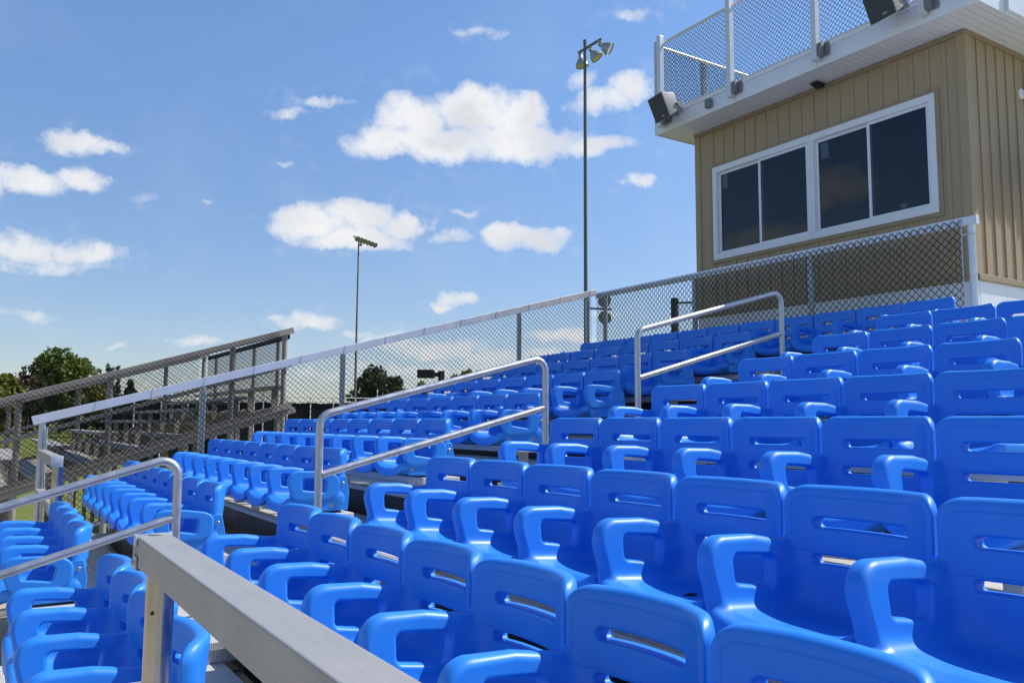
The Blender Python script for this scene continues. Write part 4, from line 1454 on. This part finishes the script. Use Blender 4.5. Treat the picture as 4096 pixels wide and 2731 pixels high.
# ---------------------------------------------------------------- the black field fence with white pipes
def build_field_fence():
    D = 47.0

    def at(az, d=D): return Vector((d * math.sin(R(az)), d * math.cos(R(az)), 0.05))
    a, b = at(8.2), at(31.5, 52)
    t = thing('windscreen_fence', 'long fence hung with black windscreen under thin white pipes in the distance', 'fence', a)
    put = fence_tools(t)
    n = 16
    H = 1.05 + ZO
    sc = MB()
    for i in range(n):
        p, q = a.lerp(b, i / n), a.lerp(b, (i + 1) / n)
        sag = 0.05
        m = p.lerp(q, 0.5)
        u = (b - a).normalized().cross(Vector((0, 0, 1))) * 0.03
        for (e, f, z0, z1) in ((p, m, 0, -sag), (m, q, -sag, 0)):
            v = [e - u, f - u, f - u + Vector((0, 0, H + z1)), e - u + Vector((0, 0, H + z0))]
            w = [e - u * 1.4, f - u * 1.4, f - u * 1.4 + Vector((0, 0, H + z1)), e - u * 1.4 + Vector((0, 0, H + z0))]
            sc.add(v + w, [(0, 1, 2, 3), (7, 6, 5, 4), (3, 2, 6, 7), (0, 4, 5, 1)])
    put(sc, 'windscreen', 'black_screen')
    for z in (H + 0.30, H + 0.05):
        put(MB().tube([a + Vector((0, 0, z)), b + Vector((0, 0, z))], 0.028, 8), 'pipe_rail', 'white_pipe')
    for i in range(n + 1):
        p = a.lerp(b, i / n)
        hh = H + (0.85 if i in (5, 10) else 0.33)
        put(MB().tube([p, p + Vector((0, 0, hh))], 0.035, 8), 'post', 'white_pipe')


build_field_fence()


# ---------------------------------------------------------------- trees
def tree(label, az, D, halfw, topz, cz0, mat, n, seed, leaf=0.30, dens=1.0, shape='round', cat='tree'):
    rng = np.random.default_rng(seed)
    x, y = D * math.sin(R(az)), D * math.cos(R(az))
    gz = min(1.0, max(0.0, (D - 45) / 100.0)) ** 1.4 * 1.5
    t = thing('tree', label, cat, (x, y, gz - 0.05), 'trees beyond the grandstand')
    H = topz - gz
    cz = (cz0 + topz) / 2 - gz
    rz = (topz - cz0) / 2
    # trunk and limbs
    mb = MB()
    r0 = max(0.12, H * 0.022)
    pts = [(0, 0, 0), (0.05 * halfw, 0.03, H * 0.25), (-0.03 * halfw, 0.05, H * 0.5), (0.02, 0, H * 0.8)]
    mb.tube(pts, r0, 8, True, r0 * 0.3)
    ends = []
    for i in range(9):
        a = rng.uniform(0, 6.283); z = H * rng.uniform(0.25, 0.6)
        e = Vector((math.cos(a) * halfw * rng.uniform(0.45, 0.8), math.sin(a) * halfw * rng.uniform(0.45, 0.8), min(H * 0.92, z + H * rng.uniform(0.15, 0.35))))
        m = Vector((e.x * 0.45, e.y * 0.45, z + (e.z - z) * 0.6))
        mb.tube([(0, 0, z), m, e], r0 * 0.42, 6, True, r0 * 0.1)
        ends.append(e)
    mb.build('trunk', 'bark', t)
    # crown: leaf clumps through the volume, mostly near the surface
    nc = int(46 * dens)
    cl = []
    for i in range(nc):
        v = rng.normal(size=3); v /= np.linalg.norm(v)
        rr = rng.uniform(0.30, 1.0) ** 0.5
        if shape == 'cone':
            h = rng.uniform(0, 1) ** 1.4
            w = (1 - h) * 0.95 + 0.05
            cl.append((np.array([v[0] * rr * w, v[1] * rr * w, -1 + 2 * h]), rng.uniform(0.14, 0.24)))
        else:
            k = 1.0 - 0.25 * max(0, -v[2])
            cl.append((v * rr * np.array([k, k, 1.0]), rng.uniform(0.16, 0.32)))
    per = max(8, n // nc)
    allp, tone = [], []
    for (c, s) in cl:
        q = rng.normal(size=(per, 3))
        q /= np.linalg.norm(q, axis=1)[:, None]
        q = q * (rng.uniform(0.2, 1, (per, 1)) ** 0.5) * s * rng.uniform(0.8, 1.25)
        allp.append(c + q)
        tone.append(np.clip(rng.uniform(0.0, 1.0) * 0.55 + rng.uniform(0, 0.45, per), 0, 1))
    Pp = np.concatenate(allp) * np.array([halfw, halfw, rz]) + np.array([0, 0, cz])
    tn = np.concatenate(tone)
    N = len(Pp)
    a = rng.normal(size=(N, 3)); a /= np.linalg.norm(a, axis=1)[:, None]
    b = np.cross(a, rng.normal(size=(N, 3))); b /= np.linalg.norm(b, axis=1)[:, None]
    sz = leaf * rng.uniform(0.6, 1.4, (N, 1))
    V = np.stack([Pp - a * sz - b * sz * 0.55, Pp + a * sz * 0.2 - b * sz * 0.6, Pp + a * sz, Pp - a * sz * 0.1 + b * sz * 0.6], 1).reshape(-1, 3)
    me = bpy.data.meshes.new('crown')
    me.from_pydata(V.tolist(), [], np.arange(4 * N).reshape(N, 4).tolist())
    at = me.attributes.new('tone', 'FLOAT', 'FACE')
    at.data.foreach_set('value', tn.astype(np.float32))
    me.materials.append(M[mat])
    me.update()
    link('crown', me, t)


def el(D, tanel): return ZO + D * tanel


tree('large round green tree standing alone on the skyline at left', 4.18, 105, 3.15, el(105, 0.0735), el(105, 0.012), 'leaves_green', 14000, 1, 0.20, 2.6)
tree('thin reddish tree just left of the large round one', 2.45, 100, 1.55, el(100, 0.056), el(100, 0.012), 'leaves_red', 1700, 2, 0.17, 0.8)
tree('low olive green tree at the far left edge', 1.2, 98, 1.9, el(98, 0.045), el(98, -0.006), 'leaves_yellow', 2800, 3, 0.24)
tree('yellow green bushy tree below and right of the large round one', 5.95, 92, 1.45, el(92, 0.0415), el(92, 0.0), 'leaves_yellow', 3200, 4, 0.22)
tree('slim grey green tree rising right of the large round one', 6.9, 108, 0.95, el(108, 0.067), el(108, 0.008), 'leaves_grey', 1500, 5, 0.19, 0.7)
tree('dark conical evergreen right of the slim grey green tree', 7.95, 98, 1.35, el(98, 0.0445), el(98, -0.004), 'leaves_dark', 3000, 6, 0.2, 1.0, 'cone')
tree('dark rounded tree seen through the mesh right of the distant pole', 23.3, 88, 2.55, el(88, 0.0635), el(88, -0.008), 'leaves_dark', 10000, 7, 0.20, 1.9)
tree('pale green leafy tree behind the black shoebox lamp', 29.25, 80, 1.35, el(80, 0.064), el(80, 0.01), 'leaves_yellow', 2200, 8, 0.2)
tree('small olive tree left of the black shoebox lamp', 26.3, 84, 0.75, el(84, 0.050), el(84, 0.0), 'leaves_yellow', 1400, 9, 0.2)
tree('low spreading olive tree right of the dark rounded tree', 25.2, 90, 1.9, el(90, 0.039), el(90, -0.008), 'leaves_yellow', 2600, 10, 0.22)
i = 0
for (az, D, hw, te, mt, nm) in ((-1.2, 112, 3.2, 0.040, 'leaves_dark', 'dark leafy tree outside the left edge of the tree line'),
                                (0.6, 118, 2.7, 0.028, 'leaves_dark', 'low dark tree under the olive one at the left edge'),
                                (2.6, 116, 2.9, 0.031, 'leaves_dark', 'low dark tree filling the gap under the thin reddish one'),
                                (4.9, 120, 3.0, 0.028, 'leaves_dark', 'low dark tree under the large round one'),
                                (7.1, 122, 2.7, 0.030, 'leaves_dark', 'low dark tree at the foot of the slim grey green one'),
                                (8.9, 118, 2.6, 0.026, 'leaves_green', 'low green tree at the right end of the left tree line'),
                                (10.9, 125, 2.6, 0.018, 'leaves_dark', 'lowest dark tree trailing right from the left tree line'),
                                (12.9, 130, 2.4, 0.012, 'leaves_dark', 'faint low tree behind the old bleacher benches')):
    tree(nm, az, D, hw, el(D, te), el(D, -0.012), mt, 3200, 20 + i, 0.30, 1.0)
    i += 1

# ---------------------------------------------------------------- unidentified brown shape at the side of the press box, built as a board
o = thing('brown_panel', 'brown board with a pale top edge, beside the press box at the right frame edge', 'board', (9.25, 4.15, Tz(9)))
MB().box((-0.02, -0.02, 0.0), (0.02, 0.02, 2.30), 0.003).build('post', 'galvanised_steel', o, (0.50, 0.01, 0))
bm_ = MB().add([(0.01, -0.02, 1.80), (0.75, -0.02, 1.80), (0.75, -0.02, 2.44), (-0.06, -0.02, 2.44), (0.01, 0.02, 1.80), (0.75, 0.02, 1.80), (0.75, 0.02, 2.44), (-0.06, 0.02, 2.44)],
               [(0, 1, 2, 3), (7, 6, 5, 4), (0, 4, 5, 1), (1, 5, 6, 2), (2, 6, 7, 3), (3, 7, 4, 0)])
bm_.build('panel', 'brown_board', o)
MB().box((-0.075, -0.03, 2.4405), (0.76, 0.03, 2.49), 0.008).build('top_edge', 'cup_paper', o)

# a dark fallen leaf on one of the seats
lf = MB()
pts = [(0.030, 0.0), (0.018, 0.013), (0.0, 0.016), (-0.012, 0.008), (-0.030, 0.006), (-0.034, 0.0), (-0.028, -0.006), (-0.010, -0.010), (0.006, -0.017), (0.022, -0.012)]
top = [(a, b, 0.006 + 0.10 * abs(b) + 0.04 * abs(a)) for a, b in pts]
lf.add(top + [(a, b, c - 0.002) for a, b, c in top], [tuple(range(10)), tuple(range(19, 9, -1))] + [(i, (i + 1) % 10 + 0, (i + 1) % 10 + 10, i + 10)[::-1] for i in range(10)])
o = lf.build('fallen_leaf', 'black_screen', None, (Xk(3) - 0.20, Y0N - 0.52 * 4 + 0.26, Zk(3) - 0.386))
tag(o, 'small dark fallen leaf lying on a blue seat in the third row', 'leaf')
